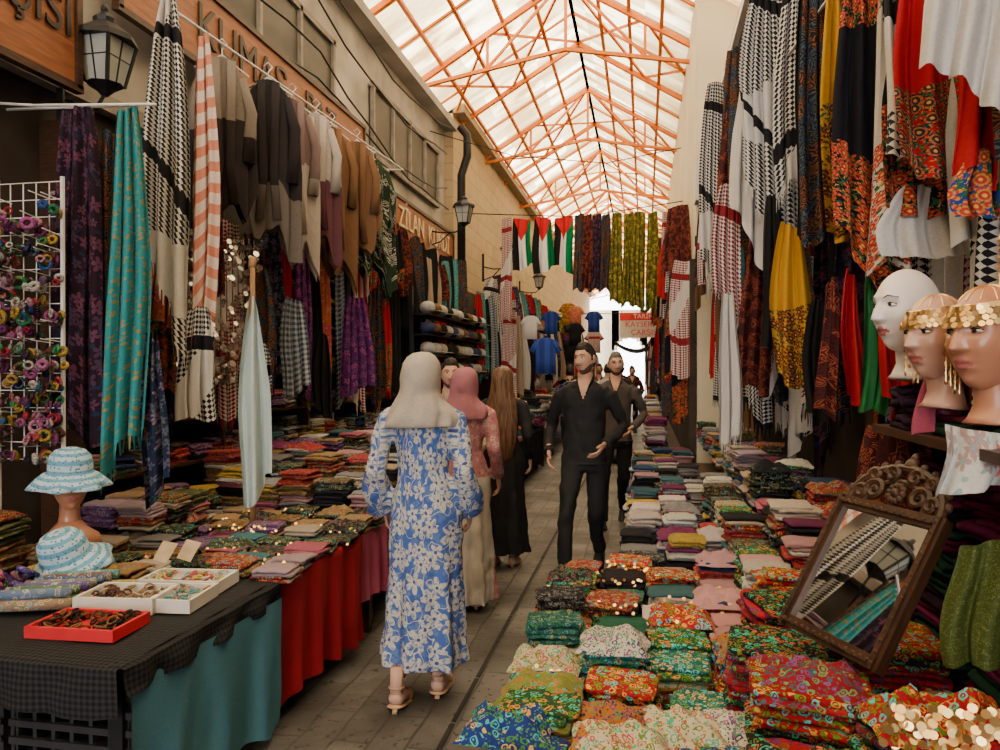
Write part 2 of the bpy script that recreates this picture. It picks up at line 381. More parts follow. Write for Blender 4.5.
f_keff = fab('keffiyeh_black_white', 'keff', (.66, .65, .63), (.015, .015, .02), sc=22)
f_keffr = fab('keffiyeh_red_white', 'keff', (.66, .62, .6), (.25, .02, .03), sc=22)
f_white = fab('white_cotton', 'plain', (.66, .64, .62), (.52, .50, .49))
f_pale = fab('pale_teal_cotton', 'plain', (.56, .66, .65), (.42, .54, .54))
f_teal = fab('teal_scarf', 'dots', (.03, .28, .32), (.32, .24, .10), sc=20)
f_purpd = fab('dark_purple_floral', 'flor', (.022, .010, .022), (.13, .04, .08), (.015, .03, .07), 9)
f_dark = fab('dark_paisley', 'pais', (.015, .015, .022), (.22, .08, .03), (.06, .09, .13), 14)
f_stripe = fab('coral_stripe', 'stripe', (.72, .60, .54), (.62, .24, .16), sc=8)
f_orng = fab('orange_pink_shawl', 'flor', (.50, .13, .05), (.45, .06, .14), (.6, .3, .15), 8)
f_bluechk = fab('blue_grey_check', 'check', (.45, .50, .55), (.05, .08, .15), sc=22)
f_purp = fab('purple_floral', 'flor', (.10, .02, .14), (.32, .08, .24), (.03, .03, .10), 10)
f_blk = fab('black_cloth', 'plain', (.010, .010, .012), (.022, .022, .024))
f_mblk = fab('black_shirt_cotton', 'plain', (.014, .014, .016), (.034, .034, .037), rough=.75)
f_maroon = fab('maroon_paisley', 'pais', (.07, .010, .014), (.3, .08, .04), (.03, .015, .015), 15)
f_must = fab('mustard_floral', 'rose', (.60, .32, .02), (.04, .03, .02), (.35, .08, .02), 9)
f_rose = fab('black_rose', 'rose', (.010, .010, .016), (.42, .02, .02), (.5, .15, .06), 11)
f_rrose = fab('red_rose', 'rose', (.46, .01, .018), (.03, .03, .05), (.45, .18, .07), 11)
f_wrose = fab('white_rose', 'rose', (.6, .56, .52), (.45, .02, .03), (.6, .2, .1), 11)
f_brose = fab('blue_rose', 'rose', (.015, .05, .25), (.5, .04, .03), (.6, .28, .05), 11)
f_green = fab('green_satin', 'plain', (.02, .20, .06), (.01, .10, .04), rough=.5)
f_red = fab('red_satin', 'plain', (.46, .012, .018), (.28, .01, .015), rough=.5)
f_oliv = fab('olive_floral', 'flor', (.12, .11, .015), (.42, .34, .04), (.02, .04, .02), 9)
f_navy = fab('navy_floral', 'flor', (.015, .022, .06), (.2, .14, .24), (.02, .08, .07), 10)
f_brown = fab('brown_wool', 'plain', (.19, .10, .055), (.12, .065, .035))
f_beige = fab('beige_wool', 'plain', (.42, .33, .25), (.32, .25, .19))
f_grey = fab('grey_black_poncho', 'hemmed', (.22, .19, .17), (.016, .014, .018), (.08, .06, .06), .40)
f_black2 = fab('black_grey_poncho', 'hemmed', (.02, .018, .022), (.16, .14, .13), (.05, .04, .04), .75)
f_cardw = fab('white_maroon_poncho', 'hemmed', (.20, .15, .16), (.46, .42, .40), (.12, .05, .06), .5)
f_cardm = fab('maroon_white_poncho', 'hemmed', (.48, .44, .42), (.12, .04, .06), (.1, .06, .06), .55)
f_cardg = fab('green_nordic', 'pais', (.016, .028, .018), (.42, .42, .38), (.02, .04, .02), 10)
f_flag = fab('tricolour_flag', 'flag', (0, 0, 0))
f_jersey = fab('blue_jersey', 'vstripe', (.02, .04, .2), (.03, .07, .32), sc=9)
f_tealc = fab('teal_tablecloth', 'plain', (.10, .28, .36), (.06, .20, .26))
f_redc = fab('red_tablecloth', 'plain', (.40, .014, .025), (.24, .01, .018))
f_pinkc = fab('pink_cloth', 'plain', (.50, .10, .18), (.35, .06, .12))
f_lace = fab('black_lace', 'check', (.010, .010, .011), (.035, .035, .04), sc=50)
f_coral = fab('coral_print', 'flor', (.65, .63, .6), (.65, .2, .15), (.3, .45, .45), 10)
f_gsq = fab('olive_sequin', 'dots', (.055, .075, .018), (.13, .16, .04), sc=70, rough=.4)
FILL = [f_keff, f_dark, f_maroon, f_rose, f_navy, f_purpd, f_purp, f_blk, f_white, f_keffr, f_dark, f_brown, f_beige, f_bluechk, f_red, f_blk, f_orng, f_teal, f_oliv, f_rrose]
FILLR = [f_keff, f_dark, f_maroon, f_rose, f_navy, f_purpd, f_blk, f_white, f_keffr, f_brown, f_keff, f_keff, f_dark, f_rose, f_red]

# ------------------------------------------------------------------ shell
a = Acc(); box(a, (-1, 19, -.05), (9, 66, .1)); a.build('floor', [floor_m], smooth=False)
a = Acc()
for yy in np.arange(.5, 40, .5): box(a, (-.84, yy, .001), (.022, .48, .006))
a.build('drain_channel', [plain('drain_iron', (.02, .018, .017), .7, .2)], smooth=False)

a = Acc()
box(a, (-3.45, 0.1, 2.85), (.3, 24.2, 5.7), 0)
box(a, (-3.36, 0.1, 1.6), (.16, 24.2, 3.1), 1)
box(a, (-3.26, 0.1, 3.2), (.12, 24.2, .10), 2)
box(a, (-3.2, 0.1, 5.62), (.25, 24.2, .12), 0)
for y0, y1 in ((4.4, 7.5), (8.7, 11.6)):
    box(a, (-3.285, (y0+y1)/2, 4.62), (.05, y1-y0, .85), 3)
    for k in range(5): box(a, (-3.25, y0+(y1-y0)*k/4, 4.62), (.05, .05, .9), 2)
    for z in (4.2, 5.05): box(a, (-3.25, (y0+y1)/2, z), (.05, y1-y0+.1, .06), 2)
a.build('wall_left', [plaster_g, darkint, plain('trim_grey', (.25, .22, .19), .8), olive], smooth=False)
a = Acc()
box(a, (-3.4, 28.2, 3.0), (.5, 32, 6.0), 0); box(a, (-3.1, 28.2, 1.5), (.16, 32, 2.9), 1); box(a, (-3.1, 28.2, 5.95), (.3, 32, .15), 0)
a.build('wall_left_stone', [stonem, darkint], smooth=False)
a = Acc()
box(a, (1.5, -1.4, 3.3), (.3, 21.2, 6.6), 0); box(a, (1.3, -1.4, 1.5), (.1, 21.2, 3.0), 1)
a.build('wall_right', [cream, darkint], smooth=False)
a = Acc()
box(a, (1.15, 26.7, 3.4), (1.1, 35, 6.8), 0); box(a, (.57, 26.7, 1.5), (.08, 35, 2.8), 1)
box(a, (.98, 9.16, 3.1), (.8, .06, .12), 2)
a.build('wall_right_far', [cream, darkint, wood], smooth=False)
a = Acc()
box(a, (1.05, 4.2, 4.45), (.62, 9.2, .04), 0)
for yy in np.arange(0, 9, 1.5): beam(a, (.76, yy, 4.42), (1.36, yy, 4.42), .04, .04, 1)
beam(a, (.76, -.4, 4.4), (.76, 8.8, 4.4), .05, .05, 1)
a.build('shop_canopy', [plain('canopy_sheet', (.4, .36, .3), .7), white_metal], smooth=False)

# roof
EL, ER, RG, ze, zr = -3.35, 1.1, -1.1, 5.75, 7.1
a = Acc()
ys = np.arange(-10.4, 45.01, .15)
for (xa, za, xb, zb) in ((EL, ze, RG, zr), (RG, zr, ER, ze)):
    V = []; UV = []
    for i, y in enumerate(ys):
        o = .02*math.sin(i*PI/1.0*.5)
        for k in range(5):
            t = k/4; V.append((xa+(xb-xa)*t, y, za+(zb-za)*t+.09+o)); UV.append((t, y))
    F = [(i*5+k, i*5+k+1, (i+1)*5+k+1, (i+1)*5+k) for i in range(len(ys)-1) for k in range(4)]
    a.add(V, F, 0, UV)
a.build('ceiling', [roofm()])
a = Acc()
def rp(side, t, dz=0):
    return (EL+(RG-EL)*t, ze+(zr-ze)*t+dz) if side == 0 else (ER+(RG-ER)*t, ze+(zr-ze)*t+dz)
for side in (0, 1):
    for t in (0, .2, .4, .6, .8, 1.):
        x, z = rp(side, t); beam(a, (x, -10.4, z), (x, 45, z), .05, .05)
yy = -10.4; k = 0
while yy < 45:
    for side in (0, 1):
        x0, z0 = rp(side, 0); x1, z1 = rp(side, 1)
        beam(a, (x0, yy, z0-.03), (x1, yy, z1-.03), .07, .07)
        beam(a, (x0, yy+1.05, z0), (x1, yy+1.05, z1), .035, .03)
        if k % 2 == 0:
            xa, za = rp(side, .0); xb, zb = rp(side, .5); xc, zc = rp(side, 1)
            for p, q in (((xa, yy, za), (xb, yy+2.1, zb)), ((xb, yy, zb), (xc, yy+2.1, zc)), ((xb, yy, zb), (xa, yy+2.1, za)), ((xc, yy, zc), (xb, yy+2.1, zb))): beam(a, p, q, .035, .035)
            xm, zm = rp(side, .5)
            beam(a, (x0, yy, z0-.05), (RG, yy, z0+.35), .055, .05)
            beam(a, (xm, yy, zm), (xm, yy, z0+.17), .04, .035)
            beam(a, (xm, yy, z0+.17), (RG, yy, zr), .04, .035)
            if side == 0: beam(a, (RG, yy, zr), (RG, yy, z0+.35), .045, .045)
    yy += 2.1; k += 1
a.build('roof_truss', [orange], smooth=False)

a = Acc()
box(a, (-2.6, 46, 2.6), (1.6, .5, 5.2)); box(a, (.8, 46, 2.6), (1.6, .5, 5.2)); 
for i in range(9):
    t0 = PI*i/9; t1 = PI*(i+1)/9
    xm = -.9+.9*math.cos((t0+t1)/2); zz = 2.6+.9*math.sin((t0+t1)/2); box(a, (xm, 46, (zz+5.2)/2), (.34, .5, 5.2-zz))
a.build('archway_gate', [cream], smooth=False)

# ------------------------------------------------------------------ signs
def text(s, loc, rot, size, mat, parent, name='lettering'):
    c = bpy.data.curves.new(name, 'FONT'); c.body = s; c.size = size; c.extrude = .006; c.align_x = 'CENTER'; c.align_y = 'CENTER'
    o = bpy.data.objects.new(name, c); o.location = loc; o.rotation_euler = rot; c.materials.append(mat); COL.objects.link(o); o.parent = parent; return o
lettr = plain('letter_dark', (.03, .018, .012), .5); lett_l = plain('letter_cream', (.65, .5, .32), .5); lett_r = plain('letter_red', (.7, .03, .03), .5)
def sign(name, y0, y1, z0, z1, mat, s, size, lm, x=-3.12):
    e = empty(name); a = Acc()
    box(a, (x, (y0+y1)/2, (z0+z1)/2), (.05, y1-y0, z1-z0), 0)
    for z in (z0, z1): box(a, (x+.02, (y0+y1)/2, z), (.05, y1-y0+.05, .04), 1)
    for y in (y0, y1): box(a, (x+.02, y, (z0+z1)/2), (.05, .04, z1-z0), 1)
    a.build('board', [mat, wood], e, smooth=False)
    if s: text(s, (x+.035, (y0+y1)/2, (z0+z1)/2), (PI/2, 0, PI/2), size, lm, e)
sign('shop_sign', 1.4, 3.52, 3.08, 3.75, signwood, 'KUMAŞ ÇARŞISI', .28, lettr, -3.0)
sign('shop_sign', 4.0, 8.0, 3.75, 4.3, signwood, 'KUMAŞ   PAZ', .40, lettr)
sign('shop_sign', 8.9, 12.0, 3.3, 3.8, signwood, 'ZİLAN  KURDİ', .38, lett_l)
e = empty('street_banner'); a = Acc(); box(a, (.0, 20, 2.74), (1.3, .02, .62), 0); box(a, (.0, 19.985, 2.98), (1.3, .01, .2), 1)
beam(a, (-3, 20, 3.07), (.58, 20, 3.07), .02, .02, 2)
a.build('board', [cardb, lett_r, black_metal], e, smooth=False)
text('TARİHİ', (0, 19.975, 2.98), (PI/2, 0, 0), .17, cardb, e); text('KAYSERİYE', (0, 19.97, 2.77), (PI/2, 0, 0), .2, lett_r, e); text('ÇARŞISI', (0, 19.97, 2.56), (PI/2, 0, 0), .2, lett_r, e)
a = Acc(); V = []
for i in range(13):
    for j in range(7): V.append((-.9+2*.65*i/12, 24-j*.25, 2.35-.25*math.sin(PI*i/12)+.1*j/6))
a.add(V, [(i*7+j, i*7+j+1, (i+1)*7+j+1, (i+1)*7+j) for i in range(12) for j in range(6)]); a.build('white_awning', [f_white])

# ------------------------------------------------------------------ lanterns, pipe, cables, AC
def lantern(loc, s=1., wallx=-3.2):
    e = empty('wall_lantern', loc, 0, s); a = Acc(); h = .3
    for i, (sx, sy) in enumerate(((1, 1), (1, -1), (-1, -1), (-1, 1))):
        beam(a, (sx*.085, sy*.085, -h/2), (sx*.14, sy*.14, h/2), .02, .02, 0)
        nx, ny = ((1, -1), (-1, -1), (-1, 1), (1, 1))[i]
        a.add([(sx*.083, sy*.083, -h/2), (nx*.083, ny*.083, -h/2), (nx*.136, ny*.136, h/2), (sx*.136, sy*.136, h/2)], [(0, 1, 2, 3)], 1)
        beam(a, ((sx+nx)*.043, (sy+ny)*.043, -h/2), ((sx+nx)*.07, (sy+ny)*.07, h/2), .008, .008, 0)
        beam(a, (sx*.112, sy*.112, 0.02), (nx*.112, ny*.112, .02), .008, .008, 0)
    tube(a, [(0, 0, h/2-.01), (0, 0, h/2+.03), (0, 0, h/2+.12), (0, 0, h/2+.15), (0, 0, h/2+.2)], [.21, .2, .07, .075, .02], 8, 0)
    blob(a, (0, 0, h/2+.22), (.025, .025, .035), 0)
    tube(a, [(0, 0, -h/2-.08), (0, 0, -h/2-.04), (0, 0, -h/2)], [.02, .06, .125], 8, 0)
    tube(a, [(0, 0, -h/2), (0, 0, -.02)], [.03, .03], 8, 1)
    wx = (wallx-loc[0])/s
    pts = [(0, 0, -h/2-.06), (wx*.2, 0, -h/2-.16), (wx*.6, 0, -h/2-.16), (wx, 0, -h/2-.1)]
    tube(a, pts, [.015]*4, 8, 0); beam(a, (wx, 0, -h/2-.45), (wx, 0, .05), .05, .02, 0)
    tube(a, [(wx, 0, -h/2-.42), (wx*.6, 0, -h/2-.33), (wx*.35, 0, -h/2-.17)], [.012]*3, 8, 0)
    a.build('frame', [black_metal, glassm], e, smooth=False)
lantern((-2.92, 3.66, 3.27), .8)
lantern((-2.6, 10.7, 3.85), .8); lantern((-2.5, 13.8, 3.72), .8, -2.98); lantern((-2.5, 18, 3.7), .8, -2.98)
a = Acc(); tube(a, [(-3.0, 12.1, 5.6), (-2.88, 12.1, 5.45), (-2.88, 12.1, 5.1), (-2.98, 12.1, 4.8), (-2.98, 12.1, 2.7)], [.07]*5, 12); ringt(a, (-2.98, 12.1, 4.2), .075, .015); ringt(a, (-2.98, 12.1, 3.3), .075, .015)
a.build('drainpipe', [black_metal])
for i, (z0, z1, x) in enumerate(((5.3, 5.1, -3.15), (5.2, 4.2, -3.12), (5.45, 5.5, -3.1), (4.45, 4.5, -3.15))):
    a = Acc(); pts = [(x, 2+k*.7, z0+(z1-z0)*k/14-.25*math.sin(PI*k/14*2 % PI)+.03*math.sin(k*2.1+i)) for k in range(15)]; tube(a, pts, [.012]*15, 6); a.build('electric_cable', [black_metal])
a = Acc(); tube(a, [(-3.2, 11, 5.2), (-2, 11.5, 4.9), (-.6, 12, 4.85), (.58, 12.6, 5.2)], [.008]*4, 6); a.build('electric_cable', [black_metal])
for (x, y, z) in ((.72, 9.02, 3.75),):
    a = Acc(); box(a, (x+.1, y, z), (.5, .28, .45), 0)
    for k in range(4): ringt(a, (x+.1, y-.145, z), .05+.045*k, .006, (0, 1, 0), 1, 24)
    beam(a, (x-.1, y+.12, z-.24), (x-.1, y-.14, z-.24), .03, .03, 1); beam(a, (x+.3, y+.12, z-.24), (x+.3, y-.14, z-.24), .03, .03, 1)
    a.build('air_conditioner', [cardb, plain('grille', (.2, .2, .2), .5)], smooth=False)

# ------------------------------------------------------------------ tables
def table(name, x0, x1, y0, y1, z, mat=None):
    a = Acc(); box(a, ((x0+x1)/2, (y0+y1)/2, z-.02), (x1-x0, y1-y0, .04))
    for x in (x0+.05, x1-.05):
        for y in (y0+.05, y1-.05): beam(a, (x, y, 0), (x, y, z-.04), .05, .05)
    for y in (y0+.05, y1-.05): beam(a, (x0+.05, y, z-.08), (x1-.05, y, z-.08), .03, .06)
    a.build(name, [mat or wood], smooth=False)
def drape(name, p0, p1, z0, z1, mat, amp=.02, folds=7, over=0.):
    a = Acc(); p0, p1 = Vector(p0), Vector(p1); d = (p1-p0); L = d.length; d.normalize(); nn = Vector((d.y, -d.x)); V = []; UV = []; n = 90; m = 12; ph = R.uniform(0, 6)
    rows = [(-over, 0.), (-.02, 0.)] if over else []
    rows += [(None, t/m) for t in range(m+1)]
    for (o, t) in rows:
        for i in range(n+1):
            s = i/n; nz = mn.noise(Vector((s*folds*1.6+ph, t*1.2, ph)))
            f = amp*math.sin(2*PI*folds*s+ph+t+2*nz)+amp*1.3*nz
            off = (f*(.2+t) + .015) if o is None else o
            q = p0+d*(s*L)+nn*off; z = z0+.012-(z0-z1)*t*(1+.05*math.sin(5*s+ph)+.02*math.sin(23*s)) if o is None else z0+.014+.004*math.sin(20*s)
            V.append((q.x, q.y, z)); UV.append((s*L, z0-z+(o or 0)))
    r = len(rows)
    a.add(V, [(j*(n+1)+i, j*(n+1)+i+1, (j+1)*(n+1)+i+1, (j+1)*(n+1)+i) for j in range(r-1) for i in range(n)], 0, UV); return a.build(name, [mat])
ZT = .64
table('market_table', -3.1, -1.6, 2.08, 3.04, ZT, black_p); table('market_table', -3.1, -1.6, 3.08, 4.35, ZT); table('market_table', -3.0, -1.65, 4.4, 7.3, ZT); table('market_table', -3.0, -1.65, 7.4, 12, ZT); table('market_table', -2.95, -1.6, 12.2, 20, ZT)
drape('teal_tablecloth', (-1.6, 2.1), (-1.56, 3.02), ZT-.06, .05, f_tealc, .014, 3.2, .0)
drape('black_lace_tablecloth', (-3.05, 2.07), (-1.60, 2.06), ZT, ZT-.15, f_lace, .01, 6, .95)
drape('black_lace_tablecloth', (-1.59, 2.06), (-1.57, 3.04), ZT, ZT-.09, f_lace, .012, 4, .3)
drape('red_tablecloth', (-1.585, 3.06), (-1.56, 3.98), ZT, .08, f_redc, .022, 4.3, .35)
drape('pink_tablecloth', (-1.59, 4.0), (-1.6, 4.5), ZT, .22, f_pinkc, .02, 3, .3)
drape('purple_tablecloth', (-1.6, 4.5), (-1.62, 7.3), ZT, .25, f_purp, .02, 12, .3)
drape('dark_tablecloth', (-1.62, 7.4), (-1.62, 12), ZT, .1, f_blk, .02, 20, .3)
a = Acc()
for (cx, cz) in ((-1.83, .14), (-2.32, .14), (-1.83, .42), (-2.32, .42)):
    for k in range(5): box(a, (cx, 2.13, cz-.12+k*.058), (.46, .02, .022))
    for k in range(7): box(a, (cx-.21+k*.07, 2.14, cz), (.014, .02, .25))
    for sx in (-.22, .22): box(a, (cx+sx, 2.35, cz), (.02, .44, .25))
    box(a, (cx, 2.35, cz-.12), (.46, .44, .015)); box(a, (cx, 2.56, cz), (.46, .02, .25))
a.build('plastic_crate', [plain('crate_grey', (.03, .03, .033), .5)], smooth=False)

W = lambda *c: c
P_scarf = [(W(.26, .02, .035), W(.6, .35, .1), .7), (W(.02, .02, .03), W(.4, .1, .15), .6), (W(.33, .20, .10), W(.5, .4, .25), .3), (W(.04, .05, .04), W(.5, .4, .2), .6), (W(.42, .12, .18), W(.6, .4, .3), 0), (W(.05, .14, .18), W(.5, .5, .5), 0), (W(.32, .24, .28), W(.5, .5, .5), 0), (W(.09, .10, .03), W(.5, .5, .5), .3), (W(.42, .36, .30), W(.5, .5, .5), 0), (W(.18, .07, .03), W(.5, .3, .15), .7), (W(.12, .05, .16), W(.5, .3, .5), .5), (W(.02, .015, .015), W(.4, .3, .15), .8), (W(.26, .13, .07), W(.5, .35, .1), .5), (W(.16, .15, .16), W(.5, .5, .5), 0)]
P_mix = [(W(.02, .02, .025), W(.3, .3, .3), 0), (W(.20, .20, .22), W(.5, .5, .5), 0), (W(.54, .52, .49), W(.5, .1, .1), .3), (W(.32, .02, .035), W(.5, .4, .1), .3), (W(.03, .05, .13), W(.4, .4, .5), 0), (W(.05, .12, .15), W(.5, .5, .5), 0), (W(.42, .24, .27), W(.5, .5, .5), 0), (W(.08, .04, .03), W(.6, .4, .2), .5), (W(.35, .27, .19), W(.5, .5, .5), 0), (W(.02, .02, .025), W(.5, .45, .4), .6), (W(.15, .03, .09), W(.5, .5, .5), 0), (W(.5, .34, .06), W(.2, .1, .0), .4), (W(.015, .015, .018), W(.3, .3, .3), 0), (W(.35, .36, .38), W(.1, .1, .1), .4)]
P_near = [(W(.42, .012, .025), W(.75, .4, .06), 1), (W(.03, .08, .04), W(.7, .25, .06), 1), (W(.52, .46, .34), W(.5, .09, .06), 1), (W(.02, .04, .22), W(.65, .42, .1), 1), (W(.40, .14, .02), W(.06, .25, .15), 1), (W(.015, .16, .17), W(.7, .42, .18), 1), (W(.22, .22, .06), W(.6, .16, .08), 1), (W(.02, .02, .025), W(.6, .1, .06), 1), (W(.55, .50, .42), W(.1, .3, .2), 1)]
P_red = [(W(.34, .01, .02), W(.65, .3, .05), 1), (W(.015, .015, .02), W(.55, .10, .04), 1), (W(.22, .01, .02), W(.1, .3, .1), 1), (W(.38, .01, .018), W(.03, .05, .2), 1), (W(.02, .05, .03), W(.5, .2, .05), 1)]
P_black = [(W(.012, .012, .015), W(.4, .4, .4), .45), (W(.015, .015, .02), W(.35, .08, .08), .5), (W(.02, .015, .02), W(.4, .4, .4), 0)]
P_pink = [(W(.48, .25, .26), W(.5, .5, .5), 0), (W(.42, .20, .22), W(.5, .5, .5), 0)]
P_green = [(W(.02, .09, .06), W(.5, .5, .5), 0), (W(.02, .10, .09), W(.6, .5, .2), .5)]
P_light = [(W(.5, .42, .42), W(.5, .2, .2), .3), (W(.42, .36, .36), W(.5, .5, .5), 0), (W(.35, .37, .4), W(.5, .5, .5), 0)]
P_dpur = [(W(.025, .01, .025), W(.5, .5, .5), 0), (W(.15, .01, .07), W(.5, .5, .5), 0), (W(.08, .01, .025), W(.5, .5, .5), 0), (W(.01, .04, .025), W(.5, .5, .5), 0)]

coins = Acc()
a = Acc()
field(a, -2.95, -1.6, 3.02, 4.3, lambda x, y: ZT+.01, .2, .17, (2, 7), .013, lambda x, y: P_scarf, coins, .1, .2, .65)
field(a, -3.0, -2.5, 3.5, 4.3, lambda x, y: ZT+.1, .22, .2, (4, 9), .016, lambda x, y: P_scarf)
a.build('folded_scarf_pile', [STK], colors=True)
a = Acc(); field(a, -2.95, -1.66, 4.42, 7.2, lambda x, y: ZT+.01, .23, .24, (8, 24), .016, lambda x, y: P_scarf+P_mix, None, 0, .1)
a.build('folded_scarf_pile', [STK], colors=True)
a = Acc(); field(a, -2.9, -1.66, 7.45, 12, lambda x, y: ZT+.01, .27, .3, (9, 22), .021, lambda x, y: P_mix); field(a, -2.8, -1.65, 12.3, 20, lambda x, y: ZT+.01, .35, .5, (5, 13), .04, lambda x, y: P_mix)
a.build('folded_clothing_pile', [STK], colors=True)
# right side
table('market_table', -.38, 1.2, 1.05, 3.9, .5); table('market_table', -.12, 1.2, 4.0, 9.0, .5); table('market_table', -.02, .5, 9.3, 20, .5)
drape('stall_cloth', (-.39, 1.1), (-.39, 3.9), .5, .05, f_blk, .015, 8); drape('stall_cloth', (-.13, 4.0), (-.13, 9), .5, .05, f_blk, .015, 12); drape('stall_cloth', (-.38, 3.91), (1.1, 3.91), .5, .05, f_blk, .01, 5)
a = Acc(); box(a, (.90, 4.55, .62), (.58, 2.5, .24)); box(a, (.98, 7.3, .68), (.45, 3.0, .35)); a.build('display_step', [black_p], smooth=False)
def prn(x, y):
    if y < 2.6: return P_near
    if x < -.1 and y > 2.9: return P_black+P_scarf[:2]+P_near[1:2]
    if x < .12: return P_black+P_green+P_near[:2] if y > 3.2 else P_green+P_light[:1]+P_near[2:5]
    if y < 3.0: return P_pink+P_green[:1]+P_near[:2]
    return P_light+P_pink+P_mix+P_near[:3]
a = Acc()
field(a, -.42, .32, 1.25, 2.45, lambda x, y: .51, .235, .19, (5, 9), .015, prn, None, 0, .3)
field(a, -.42, .40, 2.45, 3.9, lambda x, y: .51, .215, .2, (6, 13), .014, prn, coins, 0, .15, .6)
for (x, y, pl) in ((-.28, 1.72, [(W(.45, .01, .16), W(.5, .1, .3), 0)]), (-.12, 1.62, [(W(.42, .01, .12), W(.6, .2, .3), 0)]), (.03, 1.78, [P_near[3]]), (.22, 1.8, [P_near[3]]), (-.36, 2.0, P_near), (.1, 2.05, [P_near[2]]), (-.3, 2.25, [P_near[6]]), (.28, 2.1, [P_near[8]])):
    crumple(a, x, y, .615, .24, .21, .05, pl, 26)
a.build('folded_headscarf_pile', [STK], colors=True)
a = Acc()
field(a, -.12, .42, 4.0, 9.0, lambda x, y: .51, .22, .22, (4, 12), .016, lambda x, y: P_mix+P_light, None, 0, .1)
field(a, .42, .62, 3.0, 6.0, lambda x, y: .51, .21, .2, (12, 22), .016, lambda x, y: P_mix+P_near[:3])
field(a, .62, 1.08, 3.3, 9.0, lambda x, y: .75, .22, .22, (4, 17), .016, lambda x, y: P_mix+P_scarf+P_near[:2], None, 0, .15)
field(a, .0, .36, 9.4, 20, lambda x, y: .51, .28, .4, (7, 14), .035, lambda x, y: P_mix+P_light)
a.build('folded_clothing_pile', [STK], colors=True)
a = Acc()
for (x, y, n, rt) in ((.40, 1.95, 20, -.25), (.38, 2.28, 18, -.1), (.48, 2.62, 20, .1), (.34, 1.6, 16, -.2), (.72, 2.75, 22, 0), (.50, 2.9, 15, 0), (.62, 1.72, 22, .3), (.70, 2.35, 20, 0), (.75, 3.05, 18, 0)):
    zt = stack(a, x, y, .51, .27, .26, n, .016, P_red, rt, .7)
    if R.random() < .5: crumple(a, x, y, zt-.005, .27, .26, .05, P_red)
crumple(a, .60, 1.66, .86, .28, .2, .07, P_red[:1], 30); crumple(a, .74, 1.56, .84, .30, .22, .08, P_red[3:4], 30); stack(a, .74, 1.56, .51, .24, .2, 21, .016, P_red)
a.build('rose_scarf_stack', [STK], colors=True)
a = Acc()
for (x, y, z, n) in ((1.0, 1.82, .51, 42), (1.02, 2.16, .51, 40), (1.0, 2.5, .51, 42), (.96, 2.85, .51, 36)):
    stack(a, x, y, z, .3, .32, n, .021, P_dpur, .05, .5)
stack(a, .82, 2.38, 1.41, .18, .2, 7, .018, P_dpur); stack(a, .84, 2.1, 1.41, .18, .2, 3, .018, P_dpur); stack(a, .88, 1.92, 1.41, .18, .2, 2, .018, P_dpur); stack(a, 1.02, 2.05, 1.41, .2, .2, 14, .018, P_dpur)
a.build('dark_shawl_stack', [STK], colors=True)
hang('olive_sequin_cloth', .77, 1.80, 1.20, .92, .20, f_gsq, d=(.92, -.38), pinch=.9, amp=.02, slant=0)
for k in range(240):
    s = R.uniform(-.2, .16); coin(coins, (.64+.9*s, 1.535-.3*s-R.uniform(0, .03), R.uniform(.82, .955)-abs(s)*.15), .009, (-.5+R.uniform(-.5, .5), -1, R.uniform(-.2, .8)))
coins.build('gold_coin_trim', [gold], smooth=False)

# shelves
a = Acc(); g = Acc()
for z in (.95, 1.25, 1.55, 1.85, 2.15, 2.45):
    box(a, (-3.14, 7.9, z), (.26, 8.6, .02))
    y = 3.7
    while y < 12: 
        stack(g, -3.12, y, z+.01, .2, .22, R.randint(5, 11), .02, P_mix+P_scarf); y += .27
for yy in np.arange(3.6, 12.3, 1.4): box(a, (-3.14, yy, 1.5), (.26, .03, 2.9))
a.build('shop_shelving', [wood], smooth=False); g.build('shelved_textiles', [STK], colors=True)

# ------------------------------------------------------------------ hanging goods
def mass(name, rows, mats):
    a = Acc()
    for (x, y0, y1, z0, z1, w, dd) in rows:
        y = y0
        while y < y1:
            zt = z0+R.uniform(-.15, .15); zb = z1+R.uniform(-.3, .3)
            hang_into(a, x+R.uniform(-.06, .06), y, zt, zb, w*R.uniform(.6, 1.2), R.randrange(len(mats)), d=dd, fringe=R.random() < .4, n=20, m=10, pinch=R.uniform(.25, .7)); y += w*R.uniform(.7, 1.1)
    return a.build(name, mats)
mass('hanging_scarf_row', [(-2.96, 3.9, 12, 2.65, 1.5, .22, (.5, .85))], FILL)
mass('hanging_scarf_row', [(-2.9, 7.5, 12, 3.2, 2.3, .25, (.6, .8))], FILL)
mass('hanging_scarf_row', [(-2.75, 12.4, 22, 2.9, 1.5, .3, (.7, .7)), (-2.8, 13.5, 34, 3.3, 2.2, .4, (.8, .5)), (-2.5, 22, 40, 2.4, 1.1, .5, (.9, .3)), (-2.3, 13, 30, 2.5, 1.4, .4, (.9, .3))], FILL)
mass('hanging_scarf_row', [(1.12, 1.9, 8.8, 2.7, 1.3, .22, (.5, -.85)), (1.12, 2.6, 8.8, 3.9, 2.7, .26, (.6, -.8))], FILLR)
mass('hanging_scarf_row', [(.84, 5.4, 8.9, 3.0, 1.4, .24, (.85, -.4)), (.70, 5.6, 8.9, 3.9, 2.6, .26, (.85, -.4))], FILLR)
mass('hanging_scarf_row', [(.45, 9.4, 20, 3.0, 1.3, .34, (.8, -.5)), (.4, 10, 24, 3.7, 2.6, .45, (.8, -.4)), (.38, 20, 40, 2.8, 1.0, .6, (.9, -.3))], FILLR)
def HS(x, y, z0, z1, w, m, d=(.85, .5), **k): return hang('hanging_scarf', x, y, z0, z1, w, m, d=d, **k)
